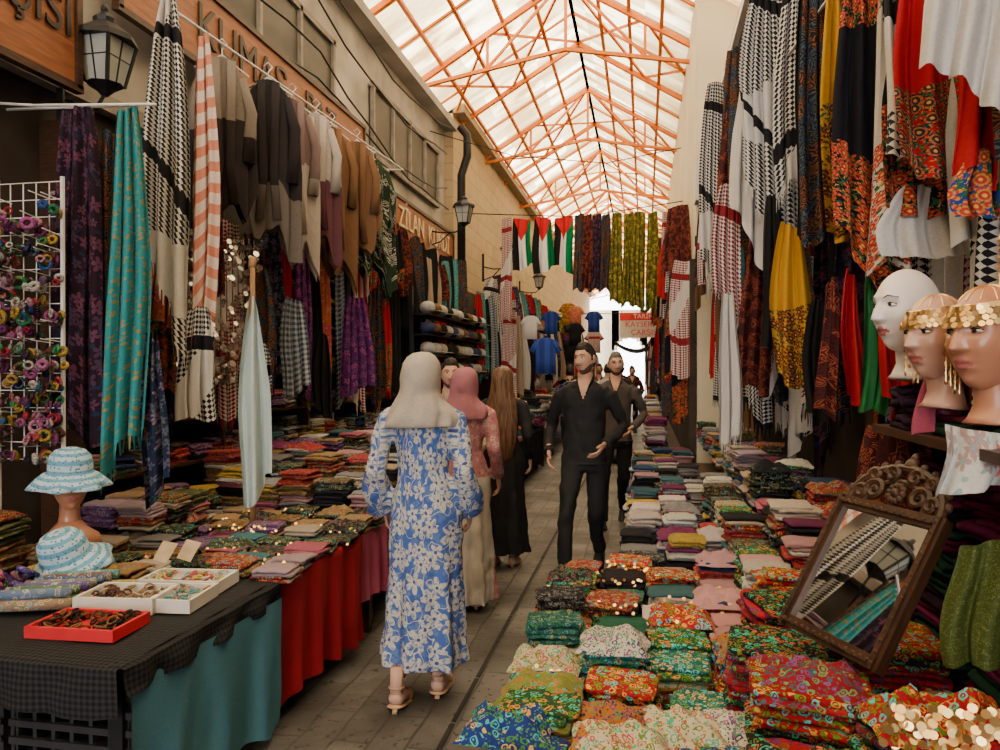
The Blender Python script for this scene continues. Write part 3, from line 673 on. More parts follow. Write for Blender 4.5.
HS(-2.74, 3.24, 2.86, 1.27, .24, f_purpd); HS(-2.50, 3.29, 2.87, 1.2, .21, f_teal, amp=.045, fringe=True, pinch=.5); HS(-2.66, 3.38, 2.8, 1.35, .17, f_dark); HS(-2.52, 3.36, 2.8, 1.3, .1, f_maroon)
HS(-2.42, 3.36, 1.75, .95, .12, f_navy)
HS(-2.57, 3.72, 3.62, 1.95, .24, f_keff, slant=.4, amp=.05, fringe=True, pinch=.3); HS(-2.48, 3.9, 3.5, 1.85, .14, f_stripe, slant=-.1, fringe=True, pinch=.4)
HS(-2.82, 4.04, 2.6, 1.85, .24, f_orng); HS(-2.47, 3.85, 1.92, 1.3, .21, f_keff); HS(-2.15, 3.86, 2.0, .88, .17, f_pale, pinch=.15, slant=-.2, amp=.04)
HS(-2.75, 5.58, 2.15, 1.4, .24, f_bluechk); HS(-2.76, 6.9, 2.3, 1.37, .34, f_purp); HS(-2.8, 6.2, 1.9, 1.2, .2, f_blk); HS(-2.8, 5.1, 2.3, 1.5, .25, f_dark); HS(-2.6, 4.75, 1.75, 1.2, .2, f_keff); HS(-2.7, 4.3, 3.3, 2.0, .16, f_maroon)
for (p, q, wl) in (((-2.95, 3.2, 2.88), (-2.35, 3.3, 2.88), 1), ((-2.7, 3.5, 3.66), (-2.7, 8.2, 3.86), 1), ((.80, 2.0, 3.0), (.80, 8.8, 4.0), 0)):
    a = Acc(); tube(a, [p, q], [.008, .008], 8); 
    if wl:
        for e_ in (p, q): tube(a, [e_, (-3.2, e_[1], e_[2]+.03)], [.007, .007], 6)
    else:
        for y in (2.6, 5.5, 8.6): z = 3+(y-2)/6.8; tube(a, [(.8, y, z), (.8, y, 4.42)], [.004, .004], 6)
    a.build('hanging_rail', [white_metal])
a = Acc(); tube(a, [(-2.15, 3.86, .64), (-2.15, 3.86, 2.15)], [.018, .014], 8); blob(a, (-2.15, 3.86, 2.18), (.02, .02, .035)); a.build('wooden_pole', [plain('pole_wood', (.30, .16, .07), .6)])
HR = lambda x, y, z0, z1, w, m, d=(.95, -.15), **k: hang('hanging_scarf', x, y, z0, z1, w, m, d=d, **k)
HR(.73, 4.72, 3.95, 2.4, .38, f_keff, amp=.06, fringe=True, pinch=.3, slant=.5); HR(.66, 4.95, 3.6, 2.4, .2, f_white, slant=.4, pinch=.3); HR(.84, 4.5, 3.9, 2.7, .2, f_keff, slant=-.3, fringe=True)
HR(.80, 3.41, 3.3, 2.15, .12, f_must); HR(.825, 3.11, 3.2, 1.97, .19, f_rose); HR(.875, 2.92, 3.1, 1.95, .15, f_wrose); HR(.88, 2.61, 2.95, 2.2, .2, f_rrose, slant=.1); HR(.82, 2.75, 3.0, 2.3, .08, f_keff)
HR(.954, 2.83, 2.9, 2.12, .30, f_rose, slant=0); HR(.955, 2.82, 2.2, 1.97, .30, f_white, slant=0, amp=.02); HR(.945, 2.42, 2.8, 2.15, .11, f_rrose); HR(.955, 2.40, 2.2, 2.02, .12, f_brose, slant=0); HR(.86, 2.2, 2.8, 2.33, .22, f_white, slant=.4); HR(1.05, 2.6, 2.7, 2.02, .2, f_white); HR(.99, 2.3, 2.75, 2.1, .12, f_dark)
HR(.82, 3.25, 1.97, 1.45, .09, f_red); HR(.88, 3.2, 1.97, 1.42, .09, f_green); HR(.95, 3.1, 1.97, 1.4, .12, f_red); HR(.76, 3.3, 1.95, 1.4, .08, f_maroon)
HR(.76, 4.22, 2.35, 1.5, .20, f_must, slant=.1); HR(.546, 5.2, 2.1, 1.12, .16, f_white, fringe=True, slant=0); HR(.567, 5.4, 2.85, 2.0, .2, f_keffr, fringe=True, slant=.3)
HR(.56, 6.2, 3.85, 2.2, .25, f_keff, slant=.3); HR(.66, 5.8, 3.7, 2.4, .22, f_maroon); HR(.83, 4.03, 3.6, 2.3, .2, f_blk); HR(.78, 3.75, 3.5, 2.2, .12, f_dark); HR(.9, 3.7, 3.6, 2.5, .14, f_blk)
HR(.825, 3.83, 1.9, 1.35, .13, f_blk, fringe=True); HR(.734, 5.23, 2.5, 1.45, .2, f_maroon); HR(.64, 5.5, 2.45, 2.0, .16, f_teal); HR(.88, 4.6, 2.3, 1.5, .2, f_dark); HR(.92, 3.6, 2.4, 1.6, .2, f_purpd); HR(.72, 4.55, 2.6, 1.7, .14, f_blk)

e = empty('flag_line'); a = Acc(); tube(a, [(-2.95, 12, 4.15), (-1, 12, 4.02), (.58, 12, 4.2)], [.008]*3, 6)
a.build('cord', [black_metal], e)
for x in (-1.95, -1.60, -1.27): hang('flag', x, 12, 4.02, 3.15+R.uniform(-.05, .1), .33, f_flag, e, d=(1, R.uniform(-.25, .25)), pinch=.85, amp=.04, uvn=True, folds=2)
for i, (x, m) in enumerate(((-1.02, f_dark), (-.9, f_maroon), (-.75, f_purpd), (-.6, f_dark), (-.43, f_oliv), (-.25, f_oliv), (-.08, f_oliv), (.12, f_oliv), (.35, f_keffr), (-2.2, f_keffr))):
    hang('scarf', x, 12, 4.05, 2.85-.05*(i > 3)*i, .17 if i < 4 else .2, m, e, d=(1, R.uniform(-.3, .3)), pinch=.8, amp=.03, slant=0)

def poncho(x, y, z, mat, L=1.2, wd=.22, ang=.75, name='hanging_poncho', n=0):
    e = empty(name, (x, y, z), ang); a = Acc(); h = Acc(); ph = R.uniform(0, 6)
    def fo(an, p): return 1+.28*min(1, max(0, (-p.z-.12))/.5)*math.sin(6*an+ph+p.z)+.14*math.sin(11*an+ph*2)*min(1, -p.z*1.5)
    rings = [(0, .05), (-.05, .10), (-.11, wd*.75), (-.18, wd*.92), (-.3, wd), (-.45, wd), (-.6, wd*1.02), (-.75, wd*1.03), (-.9, wd*1.05), (-L, wd*1.06)]
    pts = [(0, 0, q) for q, _ in rings]
    tube(a, pts, [(w_, .025+.045*min(1, -q_)) for q_, w_ in rings], 72, 0, fo, cap=False)
    zz = R.choice((-1, 1))
    a.V = [(v[0], v[1], v[2]-max(0, -v[2]-.4)*(.20*zz*v[0]/wd+.14*math.cos(v[0]/wd*PI*1.5+ph)+.05*math.sin(v[0]*55))) for v in a.V]
    for s in (-1, 1):
        sl = R.uniform(.7, 1.)
        tube(a, [(s*(wd-.06), 0, -.12), (s*(wd-.005), -.03, -.35), (s*(wd-.01), -.04, -.6*sl), (s*(wd-.03), -.04, -.85*sl)], [(.035, .03), (.04, .035), (.04, .035), (.048, .04)], 14, 0, lambda an, p: 1+.15*math.sin(4*an+p.z*20))
        tube(a, [(s*.05, -.04, -.02), (s*.045, -.065, -.3), (s*.035, -.08, -.7), (s*.06, -.085, -L*.92)], [(.03, .008)]*4, 10, 0)
    tube(h, [(-.17, 0, -.09), (0, 0, .02), (.17, 0, -.09)], [.009]*3, 8, 0)
    tube(h, [(0, 0, .01), (0, 0, .06), (.03, 0, .1), (0, 0, .13), (-.03, 0, .1)], [.005]*5, 6, 0)
    a.build('garment', [mat], e); h.build('hanger', [white_metal], e)
poncho(-2.72, 4.5, 3.62, f_grey, 1.05, .18, .7); poncho(-2.66, 5.0, 3.66, f_black2, 1.1, .19, .5)
poncho(-2.72, 5.5, 3.7, f_cardw, 1.15, .18, .8); poncho(-2.68, 5.85, 3.7, f_cardm, 1.05, .17, .5); poncho(-2.74, 6.3, 3.74, f_brown, 1.2, .2, .8); poncho(-2.68, 6.75, 3.74, f_brown, 1.05, .18, .5); poncho(-2.72, 7.3, 3.72, f_cardg, 1.15, .2)
def jersey(x, y, z, mat, s=1., ang=0):
    e = empty('hanging_jersey', (x, y, z), ang, s); a = Acc()
    tube(a, [(0, 0, 0), (0, 0, -.04), (0, 0, -.12), (0, 0, -.4), (0, 0, -.66)], [(.08, .02), (.18, .03), (.19, .045), (.18, .05), (.19, .05)], 24, 0, lambda an, p: 1+.06*math.sin(7*an))
    for q in (-1, 1): tube(a, [(q*.15, 0, -.08), (q*.25, 0, -.26)], [(.05, .025), (.065, .03)], 12, 0)
    a.build('shirt', [mat], e)
jersey(-1.42, 10.9, 2.05, f_jersey, .8); jersey(-1.6, 13, 2.6, f_jersey, .6); jersey(-1.2, 13.2, 2.4, f_blk, .6); jersey(-1.9, 12.6, 2.5, f_white, .6); jersey(-.95, 14.4, 2.7, f_jersey, .6); jersey(-1.3, 14.4, 2.8, f_orng, .6); jersey(-1.75, 13.6, 2.1, f_dark, .7); jersey(-1.4, 15, 2.2, f_blk, .7); jersey(-1.05, 16, 2.4, f_keffr, .7); jersey(-1.6, 16, 3.0, f_must, .7)

# ------------------------------------------------------------------ accessory rack
e = empty('accessory_rack'); a = Acc()
x0, x1, yr = -3.08, -2.72, 3.12
for k in range(6): beam(a, (x0+(x1-x0)*k/5, yr, 1.15), (x0+(x1-x0)*k/5, yr, 2.48), .004, .004)
for k in range(17): beam(a, (x0, yr, 1.15+k*.083), (x1, yr, 1.15+k*.083), .004, .004)
beam(a, (x1, yr, .64), (x1, yr, 2.5), .014, .014); beam(a, (x0, yr, .64), (x0, yr, 2.5), .014, .014)
g = Acc(); cols = [(.35, .02, .04), (.015, .015, .02), (.02, .02, .025), (.4, .2, .25), (.03, .2, .08), (.4, .26, .04), (.03, .08, .25), (.3, .06, .22), (.4, .38, .36), (.10, .05, .03), (.12, .02, .1)]
for k in range(15):
    for j in range(6):
        x = x0+.03+j*.065+R.uniform(-.02, .02); z = 1.22+k*.083+R.uniform(-.02, .02)
        if R.random() < .5: beam(a, (x, yr, z), (x+R.uniform(0, .05), yr-.14, z+.01), .004, .004)
        if R.random() < .2: continue
        for q in range(R.randint(2, 6)): ringt(g, (x+R.uniform(-.02, .02), yr-.02-q*.025, z-.03-R.uniform(0, .04)), R.uniform(.010, .026), R.uniform(.004, .012), (R.uniform(-.8, .8), 1, R.uniform(-.6, .6)), 0, 10, 5, c=R.choice(cols), p=R.choice(cols), amt=.6)
a.build('wire_grid', [white_metal], e, smooth=False); g.build('hair_ties', [STK], e, colors=True)

# ------------------------------------------------------------------ near table goods
def tray(name, x, y, z, w, d, h, rot, mat, inner, nr=70):
    e = empty(name, (x, y, z), rot); a = Acc(); box(a, (0, 0, .006), (w, d, .012), 0)
    for sx in (-1, 1): box(a, (sx*w/2, 0, h/2), (.012, d, h), 0)
    for sy in (-1, 1): box(a, (0, sy*d/2, h/2), (w+.012, .012, h), 0)
    a.build('tray', [mat], e, smooth=False); g = Acc()
    for k in range(nr):
        c = R.choice(inner); ringt(g, (R.uniform(-w*.44, w*.44), R.uniform(-d*.42, d*.42), .018+R.uniform(0, h*.6)), R.uniform(.010, .02), .004, (R.uniform(-1, 1), R.uniform(-1, 1), 1.2), 0, 10, 4, c=c, p=c)
    g.build('bracelets', [STK], e, colors=True)
tray('jewellery_tray', -1.93, 2.33, ZT+.02, .32, .2, .04, .05, red_p, [(.05, .03, .02), (.2, .1, .04), (.02, .02, .02)])
tray('jewellery_tray', -1.98, 2.60, ZT+.02, .30, .2, .06, .12, cardb, [(.3, .2, .12), (.5, .4, .3), (.1, .05, .05)])
tray('jewellery_tray', -1.78, 2.66, ZT+.02, .16, .22, .05, .1, cardb, [(.5, .2, .1), (.1, .3, .3), (.4, .4, .4)], 30)
tray('jewellery_tray', -1.90, 2.88, ZT+.02, .34, .18, .05, .1, cardb, [(.6, .5, .1), (.1, .4, .3), (.5, .1, .1), (.6, .6, .6)])
a = Acc()
for k in range(7):
    c = [(.35, .2, .14), (.08, .2, .1), (.4, .1, .16), (.22, .22, .24), (.28, .1, .05), (.08, .08, .2), (.4, .36, .1)][k]
    tube(a, [(-2.42+.012*k, 2.40+k*.045, ZT+.05), (-2.14+.012*k, 2.50+k*.045, ZT+.05)], [.022, .022], 12, c=c, p=(.6, .5, .3), amt=.9)
    tube(a, [(-2.40, 2.42+k*.045, ZT+.088), (-2.16, 2.51+k*.045, ZT+.088)], [.020, .020], 12, c=c[::-1], p=(.5, .5, .4), amt=.9)
a.build('rolled_ribbon', [STK], colors=True)
a = Acc()
for k in range(110):
    c = R.choice([(.09, .02, .09), (.3, .02, .12), (.015, .015, .02), (.07, .04, .2), (.35, .08, .2)])
    ringt(a, (R.uniform(-2.95, -2.45), R.uniform(2.15, 2.7), ZT+.03+R.uniform(0, .09)), .028, .013, (R.uniform(-1, 1), R.uniform(-1, 1), 1), 0, 12, 6, c=c, p=(.5, .3, .4), amt=.5)
a.build('scrunchie_heap', [STK], colors=True)
def hat(parent, loc, s=1., tilt=(0, 0, 0), nm='sun_hat'):
    a = Acc()
    rings = [(-.07, .185), (-.045, .165), (-.015, .135), (0, .108), (.01, .104), (.05, .102), (.085, .093), (.11, .07), (.122, .035), (.125, .003)]
    tube(a, [(0, 0, z) for z, r in rings], [r for z, r in rings], 48, 0, lambda an, p: 1+(.08*math.sin(7*an)+.03*math.sin(12*an) if p.z < -.03 else .01*math.sin(9*an)), cap=False)
    o = a.build(nm, [hatm], parent); o.location = loc; o.rotation_euler = tilt; o.scale = (s,)*3
    m = o.modifiers.new('th', 'SOLIDIFY'); m.thickness = .004
    return o
hb = NB('crochet_blue_white', .9); oc = hb.objc(); sp = hb.n('ShaderNodeSeparateXYZ'); hb.l(oc, sp.inputs[0])
rr = hb.math('ADD', hb.math('SQRT', hb.math('ADD', hb.math('POWER', sp.outputs[0], 2.), hb.math('POWER', sp.outputs[1], 2.))), hb.math('MULTIPLY', sp.outputs[2], -1.))
hs = hb.math('GREATER_THAN', hb.math('SINE', hb.math('MULTIPLY', rr, 110.)), -.1)
vv = hb.n('ShaderNodeTexVoronoi'); vv.inputs['Scale'].default_value = 60; hb.l(oc, vv.inputs['Vector'])
hb.color(hb.mix(hb.math('LESS_THAN', vv.outputs['Distance'], .3), hb.mix(hs, (.12, .33, .50), (.42, .56, .68)), (.07, .18, .28))); hb.bump(vv.outputs['Distance'], .5, .005); hatm = hb.m
hat(None, (-2.45, 2.82, ZT+.14), .95, (.35, -.1, 0))
a = Acc(); stack(a, -2.46, 2.86, ZT+.01, .3, .26, 5, .016, P_mix); stack(a, -2.92, 2.9, ZT+.01, .24, .24, 18, .016, P_scarf); stack(a, -2.3, 3.0, ZT+.01, .2, .2, 3, .016, P_scarf); a.build('folded_scarf', [STK], colors=True)
a = Acc()
for (x, y, r) in ((-2.10, 2.98, .2), (-2.01, 3.02, -.1)):
    V = [Vector((x-.045, y, ZT+.1)), Vector((x+.035, y-.02, ZT+.09)), Vector((x+.045, y+.05, ZT+.16)), Vector((x-.035, y+.06, ZT+.17))]
    V += [v+Vector((0, .003, 0)) for v in V]; a.add(V, BF)
a.build('price_card', [plain('card_beige', (.42, .32, .2), .7)], smooth=False)
a = Acc(); tube(a, [(-2.87, 2.86, ZT+.3), (-2.87, 2.86, ZT+.42), (-2.87, 2.86, ZT+.45), (-2.87, 2.86, ZT+.50)], [.025, .025, .010, .010], 14); a.build('spray_bottle', [plain('orange_plastic', (.55, .2, .03), .4)])

# ------------------------------------------------------------------ heads
def g1(x, s): return math.exp(-(x/s)**2)
def headgeo(seg=64, rg=56, feat=1.):
    V = []
    for i in range(rg+1):
        ph = -PI/2+PI*i/rg; sz = math.sin(ph); cp = max(0, math.cos(ph))
        if sz < 0: cp = cp**.72
        for j in range(seg):
            th = 2*PI*j/seg; x = cp*math.cos(th)*.074; y = cp*math.sin(th)*.094; z = sz*.118
            if z < 0:
                k = -z/.118; x *= 1-.30*k**1.4
                if y < 0: y *= 1-.38*k
                else: y *= 1-.06*k
            elif y < 0: y *= 1.08
            fr = max(0, math.sin(th))*1.
            if y > 0 and fr > .15:
                w = min(1, (fr-.15)/.3)*feat; ax = abs(x)
                ramp = max(0, min(1, (.028-z)/.055)) if z > -.028 else max(0, 1-(-.028-z)/.010)
                y += w*.028*ramp*g1(x, .0085+.007*ramp)
                y -= w*.013*g1(ax-.031, .015)*g1(z-.014, .012)
                y += w*.006*g1(z-.036, .010)*g1(ax-.028, .025)
                y += w*.005*g1(ax-.045, .018)*g1(z+.025, .02)
                y += w*.008*g1(x, .021)*(g1(z+.053, .0055)+g1(z+.067, .0065))
                y -= w*.004*g1(x, .022)*g1(z+.060, .003)
                y -= w*.003*g1(z+.082, .008)*g1(x, .02)
                y += w*.009*g1(x, .022)*g1(z+.103, .016)
            V.append((x, y, z))
    F = [(i*seg+j, i*seg+(j+1) % seg, (i+1)*seg+(j+1) % seg, (i+1)*seg+j) for i in range(rg) for j in range(seg)]
    return V, F
def fcen(V, f): return tuple(sum(V[i][k] for i in f)/len(f) for k in range(3))
def head(parent, loc, rot, skinm, seg=64, rg=56, beard=False, hair=None, lips=lipm, eyes=True, s=1., brow=1.):
    e = bpy.data.objects.new('head', None); COL.objects.link(e); e.parent = parent; e.location = loc; e.rotation_euler = rot; e.scale = (s,)*3; e.empty_display_size = .05
    V, F = headgeo(seg, rg); a = Acc(); a.add(V, F, 0)
    for q, f in enumerate(F):
        c = fcen(V, f)
        if c[1] > .05 and abs(c[0]) < .023 and -.073 < c[2] < -.047 and abs(c[0])/.023+abs(c[2]+.060)/.015 < 1.15: a.MI[q] = 1
        elif beard and c[1] > .0 and (c[2] < -.080 or (c[2] < -.03-1.1*(.072-abs(c[0])) and abs(c[0]) > .03) or (-.046 < c[2] < -.041 and abs(c[0]) < .024)): a.MI[q] = 5
    for sx in (-1, 1):
        blob(a, (sx*.076, -.008, -.002), (.009, .018, .031), 0, 10, 8); ringt(a, (sx*.081, -.008, .004), .017, .0045, (1, 0, 0), 0, 12, 5)
    if eyes:
        for sx in (-1, 1):
            blob(a, (sx*.031, .073, .013), (.0135, .0115, .0055), 3, 14, 10)
            blob(a, (sx*.031, .0828, .013), (.0056, .0035, .0050), 4, 10, 6)
            tube(a, [(sx*.017, .079, .0165), (sx*.031, .0845, .0192), (sx*.046, .074, .014)], [.0018, .0022, .0013], 6, 2)
            tube(a, [(sx*.015, .091, .033), (sx*.03, .0895, .039), (sx*.052, .072, .032)], [(.0022*brow, .003*brow), (.0022*brow, .0034*brow), (.001, .0015)], 6, 2)
    a.build('face', [skinm, lips, hairb, eyew, eyed, beardm], e)
    if hair:
        h = Acc(); VV = []
        for v in V:
            v = Vector(v); x, y, z = v
            line = .066-(.04*max(0, (abs(x)-.04)/.03))
            ins = max(z-line if y > 0 else -1, (z+.065) if y <= 0. else -1, min(.03-y, abs(x)-.052, z+.015) if y > 0 else -1)
            t = max(0, min(1, ins/.012+.3))
            n_ = mn.noise(v*60)*.05+mn.noise(v*130)*.035
            vv = v*(.92+t*(.12+n_))
            if t > 0 and z > .045: q = min(1, (z-.045)/.05)*t; vv.z += .012*q; vv.y += .006*q
            VV.append(vv)
        h.add(VV, F, 0); h.build('hair', [hair], e)
    return e

def hand(parent, wrist, direction, c, m, curl=1., s=1.):
    a = Acc()
    tube(a, [(0, 0, .07), (0, 0, .02), (0, 0, -.03), (0, 0, -.075), (0, 0, -.092)], [(.024, .028), (.02, .027), (.016, .038), (.014, .041), (.010, .036)], 14)
    for k, (y, L) in enumerate(((-.031, .058), (-.0105, .074), (.0105, .08), (.031, .072))):
        tube(a, [(0, y*.9, -.07), (0, y, -.09), (c*.012*curl, y*1.05, -.09-L*.42), (c*.03*curl, y*1.05, -.09-L*.75), (c*.048*curl, y*1.05, -.09-L*.93)], [.0095, .0092, .0088, .008, .006], 8)
    tube(a, [(0, .018, -.012), (c*.008, .042, -.036), (c*.018, .054, -.062), (c*.026, .056, -.088)], [.014, .0125, .0105, .0075], 8)
    o = a.build('hand', [m], parent); remesh(o, .0042, 2)
    d = Vector(direction).normalized(); y = Vector((0, 1, 0)); zz = -d; y = (y-zz*y.dot(zz)).normalized(); x = y.cross(zz)
    M = Matrix((x, y, zz)).transposed().to_4x4(); M.translation = Vector(wrist); o.matrix_local = M @ Matrix.Scale(s, 4)
    return o
def defuv(v):
    if abs(v.x) > .195 and v.z > .7: return (math.atan2(v.y, abs(v.x)-.225)*.07+.3*(1 if v.x > 0 else -1), v.z)
    return (math.atan2(v.x, -v.y)*.19, v.z)
def remesh(o, vox, sm=3, matfn=None, post=None):
    m = o.modifiers.new('r', 'REMESH'); m.mode = 'VOXEL'; m.voxel_size = vox
    if sm: m2 = o.modifiers.new('s', 'SMOOTH'); m2.iterations = sm; m2.factor = .5
    dg = bpy.context.evaluated_depsgraph_get(); dg.update()
    me = bpy.data.meshes.new_from_object(o.evaluated_get(dg)); mats = list(o.data.materials)
    o.modifiers.clear(); o.data = me; me.materials.clear()
    for x in mats: me.materials.append(x)
    ul = me.uv_layers[0] if me.uv_layers else me.uv_layers.new(name='UVMap')
    for lp in me.loops:
        ul.data[lp.index].uv = defuv(me.vertices[lp.vertex_index].co)
    for p in me.polygons:
        p.use_smooth = True
        p.material_index = matfn(p.center) if matfn else 0
    if post:
        ns = [v.normal.copy() for v in me.vertices]
        for v, nv in zip(me.vertices, ns): v.co += nv*post(v.co)
        me.update()

def shoe(parent, x, y, z, mat, pitch=0., heel=0., sk=None, yaw=0.):
    e = bpy.data.objects.new('shoe', None); COL.objects.link(e); e.parent = parent; e.location = (x, y, z); e.rotation_euler = (pitch, 0, yaw); e.empty_display_size = .03
    a = Acc()
    rings = [(-.075, .02, .022, .022), (-.06, .03, .033, .034), (-.02, .035, .036, .042), (.04, .032, .038, .034), (.10, .022, .045, .024), (.15, .018, .04, .018), (.18, .014, .02, .012)]
    tube(a, [(0, r[0], r[1]+.012+heel*max(0, .7-(r[0]+.075)*5)) for r in rings], [(r[2], r[3]) for r in rings], 14, 1 if sk else 0, ref=Vector((1, 0, 0)))
    tube(a, [(0, r[0]*1.03, .008+heel*max(0, .7-(r[0]+.075)*5)) for r in rings], [(r[2]*1.12+.003, .008) for r in rings], 14, 0, ref=Vector((1, 0, 0)))
    if heel: beam(a, (0, -.06, heel*.7), (0, -.062, -.005), .022, .022, 0)
    if sk:
        tube(a, [(0, -.045, .05+heel*.6), (0, -.05, .2)], [.03, .03], 12, 1)
        for yy in (.09, .12): ringt(a, (0, yy, .02), .042, .007, (0, 1, .1), 0)
        ringt(a, (0, -.045, .09+heel*.6), .034, .005, (0, 0, 1), 0)
    a.build('sole', [mat, sk or mat], e)

def figure(name, loc, rz, sc, tubes, mats, matfn, vox=.014, post=None):
    e = empty(name, loc, rz, sc); a = Acc()
    for t in tubes: tube(a, t[0], t[1], t[2] if len(t) > 2 else 18, 0, t[3] if len(t) > 3 else None)
    o = a.build('body', mats, e); remesh(o, vox, 3, matfn, post); return e

def hijab(parent, mat, hz=1.53, y=0.):
    a = Acc(); ph = R.uniform(0, 6)
    rg = [(.138, .002, .002), (.133, .04, .045), (.115, .068, .078), (.085, .087, .101), (.045, .095, .112), (.0, .098, .115), (-.03, .097, .112), (-.055, .098, .108), (-.075, .104, .108), (-.095, .116, .110), (-.115, .133, .113), (-.135, .150, .116), (-.155, .164, .12), (-.18, .172, .122), (-.20, .175, .123), (-.22, .172, .12)]
    def fo(an, p): 
        h = p.z-hz; k = max(0, -h-.02)/.2
        return 1+.05*k*math.sin(6*an+ph+h*24)+.035*k*math.sin(13*an+h*30)+.016*math.sin(3*an+h*50+ph)+.010*math.sin(5*an-h*70)
    n2 = []; 
    for i in range(len(rg)-1):
        for q in (0, .5): n2.append(tuple(rg[i][k]*(1-q)+rg[i+1][k]*q for k in range(3)))
    n2.append(rg[-1])
    pts = [(0.004*math.sin(q[0]*20), y-.026-.008*(min(1, max(0, -q[0]*10))), hz+q[0]) for q in n2]
    tube(a, pts, [(q[1], q[2]) for q in n2], 84, 0, fo)
    return a.build('hijab', [mat], parent)

def wr(v):
    return .010*mn.noise(Vector((v.x*8, v.y*8, v.z*5)))+.008*mn.noise(Vector((v.x*17, v.y*17, v.z*13)))
def woman(name, loc, rz, sc, topm, skm, hijabm=None, hair=None, split=.85, flare=.085, hem=.17, sk=None, shoem=None, stride=.0, sway=0.):
    def fo(an, p):
        k = max(0, 1.05-p.z); return 1+.12*k*math.sin(7*an+2.5*p.z)+.07*k*math.sin(12*an-1.5+p.z)
    tor = [(hem, .205, .175), (.35, .190, .16), (.55, .178, .148), (.75, .172, .14), (.9, .172, .135), (1.0, .150, .118), (1.1, .122, .102), (1.2, .136, .11), (1.3, .152, .11), (1.36, .148, .096), (1.41, .11, .08), (1.46, .058, .056), (1.52, .05, .053)]
    T = [([(sway*math.sin((z-.1)*2.2), .0, z) for z, _, _ in tor], [(q[1], q[2]) for q in tor], 64, fo)]
    for s in (-1, 1):
        T.append(([(s*.12, 0, 1.37), (s*.168, 0, 1.34), (s*.198, -.03, 1.22), (s*.216, -.06, 1.1), (s*.222, .01, .99), (s*.21, .10, .91)], [.05, .054, .05, .05, flare*.85, flare], 18))
        T.append(([(s*.08, 0, hem+.2), (s*.08, -.01 if s > 0 else stride, .12)], [.045, .032], 12))
    def mf(c):
        if c.z < hem-.02: return 2
        if c.z > 1.475: return 2
        return 0 if c.z > split or abs(c.x) > .2 else 1
    e = figure(name, loc, rz, sc, T, [topm, skm, sk], mf, .012, wr)
    head(e, (0, .02, 1.535), (0, 0, 0), sk, 48, 40)
    for s in (-1, 1): hand(e, (s*.21, .125, .885), (0, .5, -1), -s, sk, 1.2, .9)
    shoe(e, .08, .04, 0, shoem, 0, .03, sk); shoe(e, -.08, -.05+stride, 0.0, shoem, -.12 if stride else 0, .03, sk)
    if hijabm: hijab(e, hijabm)
    return e
beige_s = plain('beige_sandal', (.5, .3, .18), .5)
f_dress = fab('blue_floral_dress', 'dress', (.07, .14, .43), (.60, .58, .51), (.13, .22, .48), 11)
f_cream = fab('cream_hijab', 'plain', (.52, .46, .39), (.38, .33, .28)); f_pinkh = fab('pink_hijab', 'plain', (.42, .17, .20), (.32, .12, .15))
f_pinkt = fab('pink_floral_top', 'flor', (.48, .20, .23), (.6, .4, .38), (.3, .08, .12), 14); f_skirt = fab('cream_skirt', 'plain', (.58, .54, .48), (.48, .44, .39))
w1 = woman('woman_in_blue_floral_dress', (-1.06, 3.5, 0), .08, 1.0, f_dress, f_dress, f_cream, sk=skin_l, shoem=beige_s, stride=-.10, sway=.02)
woman('woman_in_pink_hijab', (-1.17, 4.85, 0), 0, .96, f_pinkt, f_skirt, f_pinkh, split=.92, flare=.05, hem=.06, sk=skin_l, shoem=beige_s)
w3 = woman('woman_with_long_hair', (-1.12, 5.95, 0), 0, .96, f_mblk, f_mblk, None, split=.5, flare=.045, hem=.12, sk=skin_l, shoem=beige_s)
hb = NB('hair_brown', .5); oc = hb.objc(); mp = hb.n('ShaderNodeMapping'); mp.inputs['Scale'].default_value = (90, 90, 5); hb.l(oc, mp.inputs[0])
hb.color(hb.ramp(hb.noise(mp.outputs[0], 1, 3), [(.3, (.04, .02, .012)), (.7, (.20, .11, .06))])); hairbr = hb.m
a = Acc()
rg = [(.135, .005, .005, -.01), (.13, .04, .045, -.01), (.11, .07, .08, -.012), (.07, .088, .098, -.02), (.0, .092, .095, -.035), (-.08, .098, .08, -.05), (-.16, .12, .06, -.075), (-.3, .135, .05, -.10), (-.45, .13, .045, -.115), (-.6, .10, .035, -.115), (-.68, .05, .02, -.11)]
tube(a, [(0, q[3], 1.54+q[0]) for q in rg], [(q[1], q[2]) for q in rg], 60, 0, lambda an, p: 1+.03*math.sin(19*an+p.z*4)+.025*math.sin(11*an)); a.build('long_hair', [hairbr], w3)

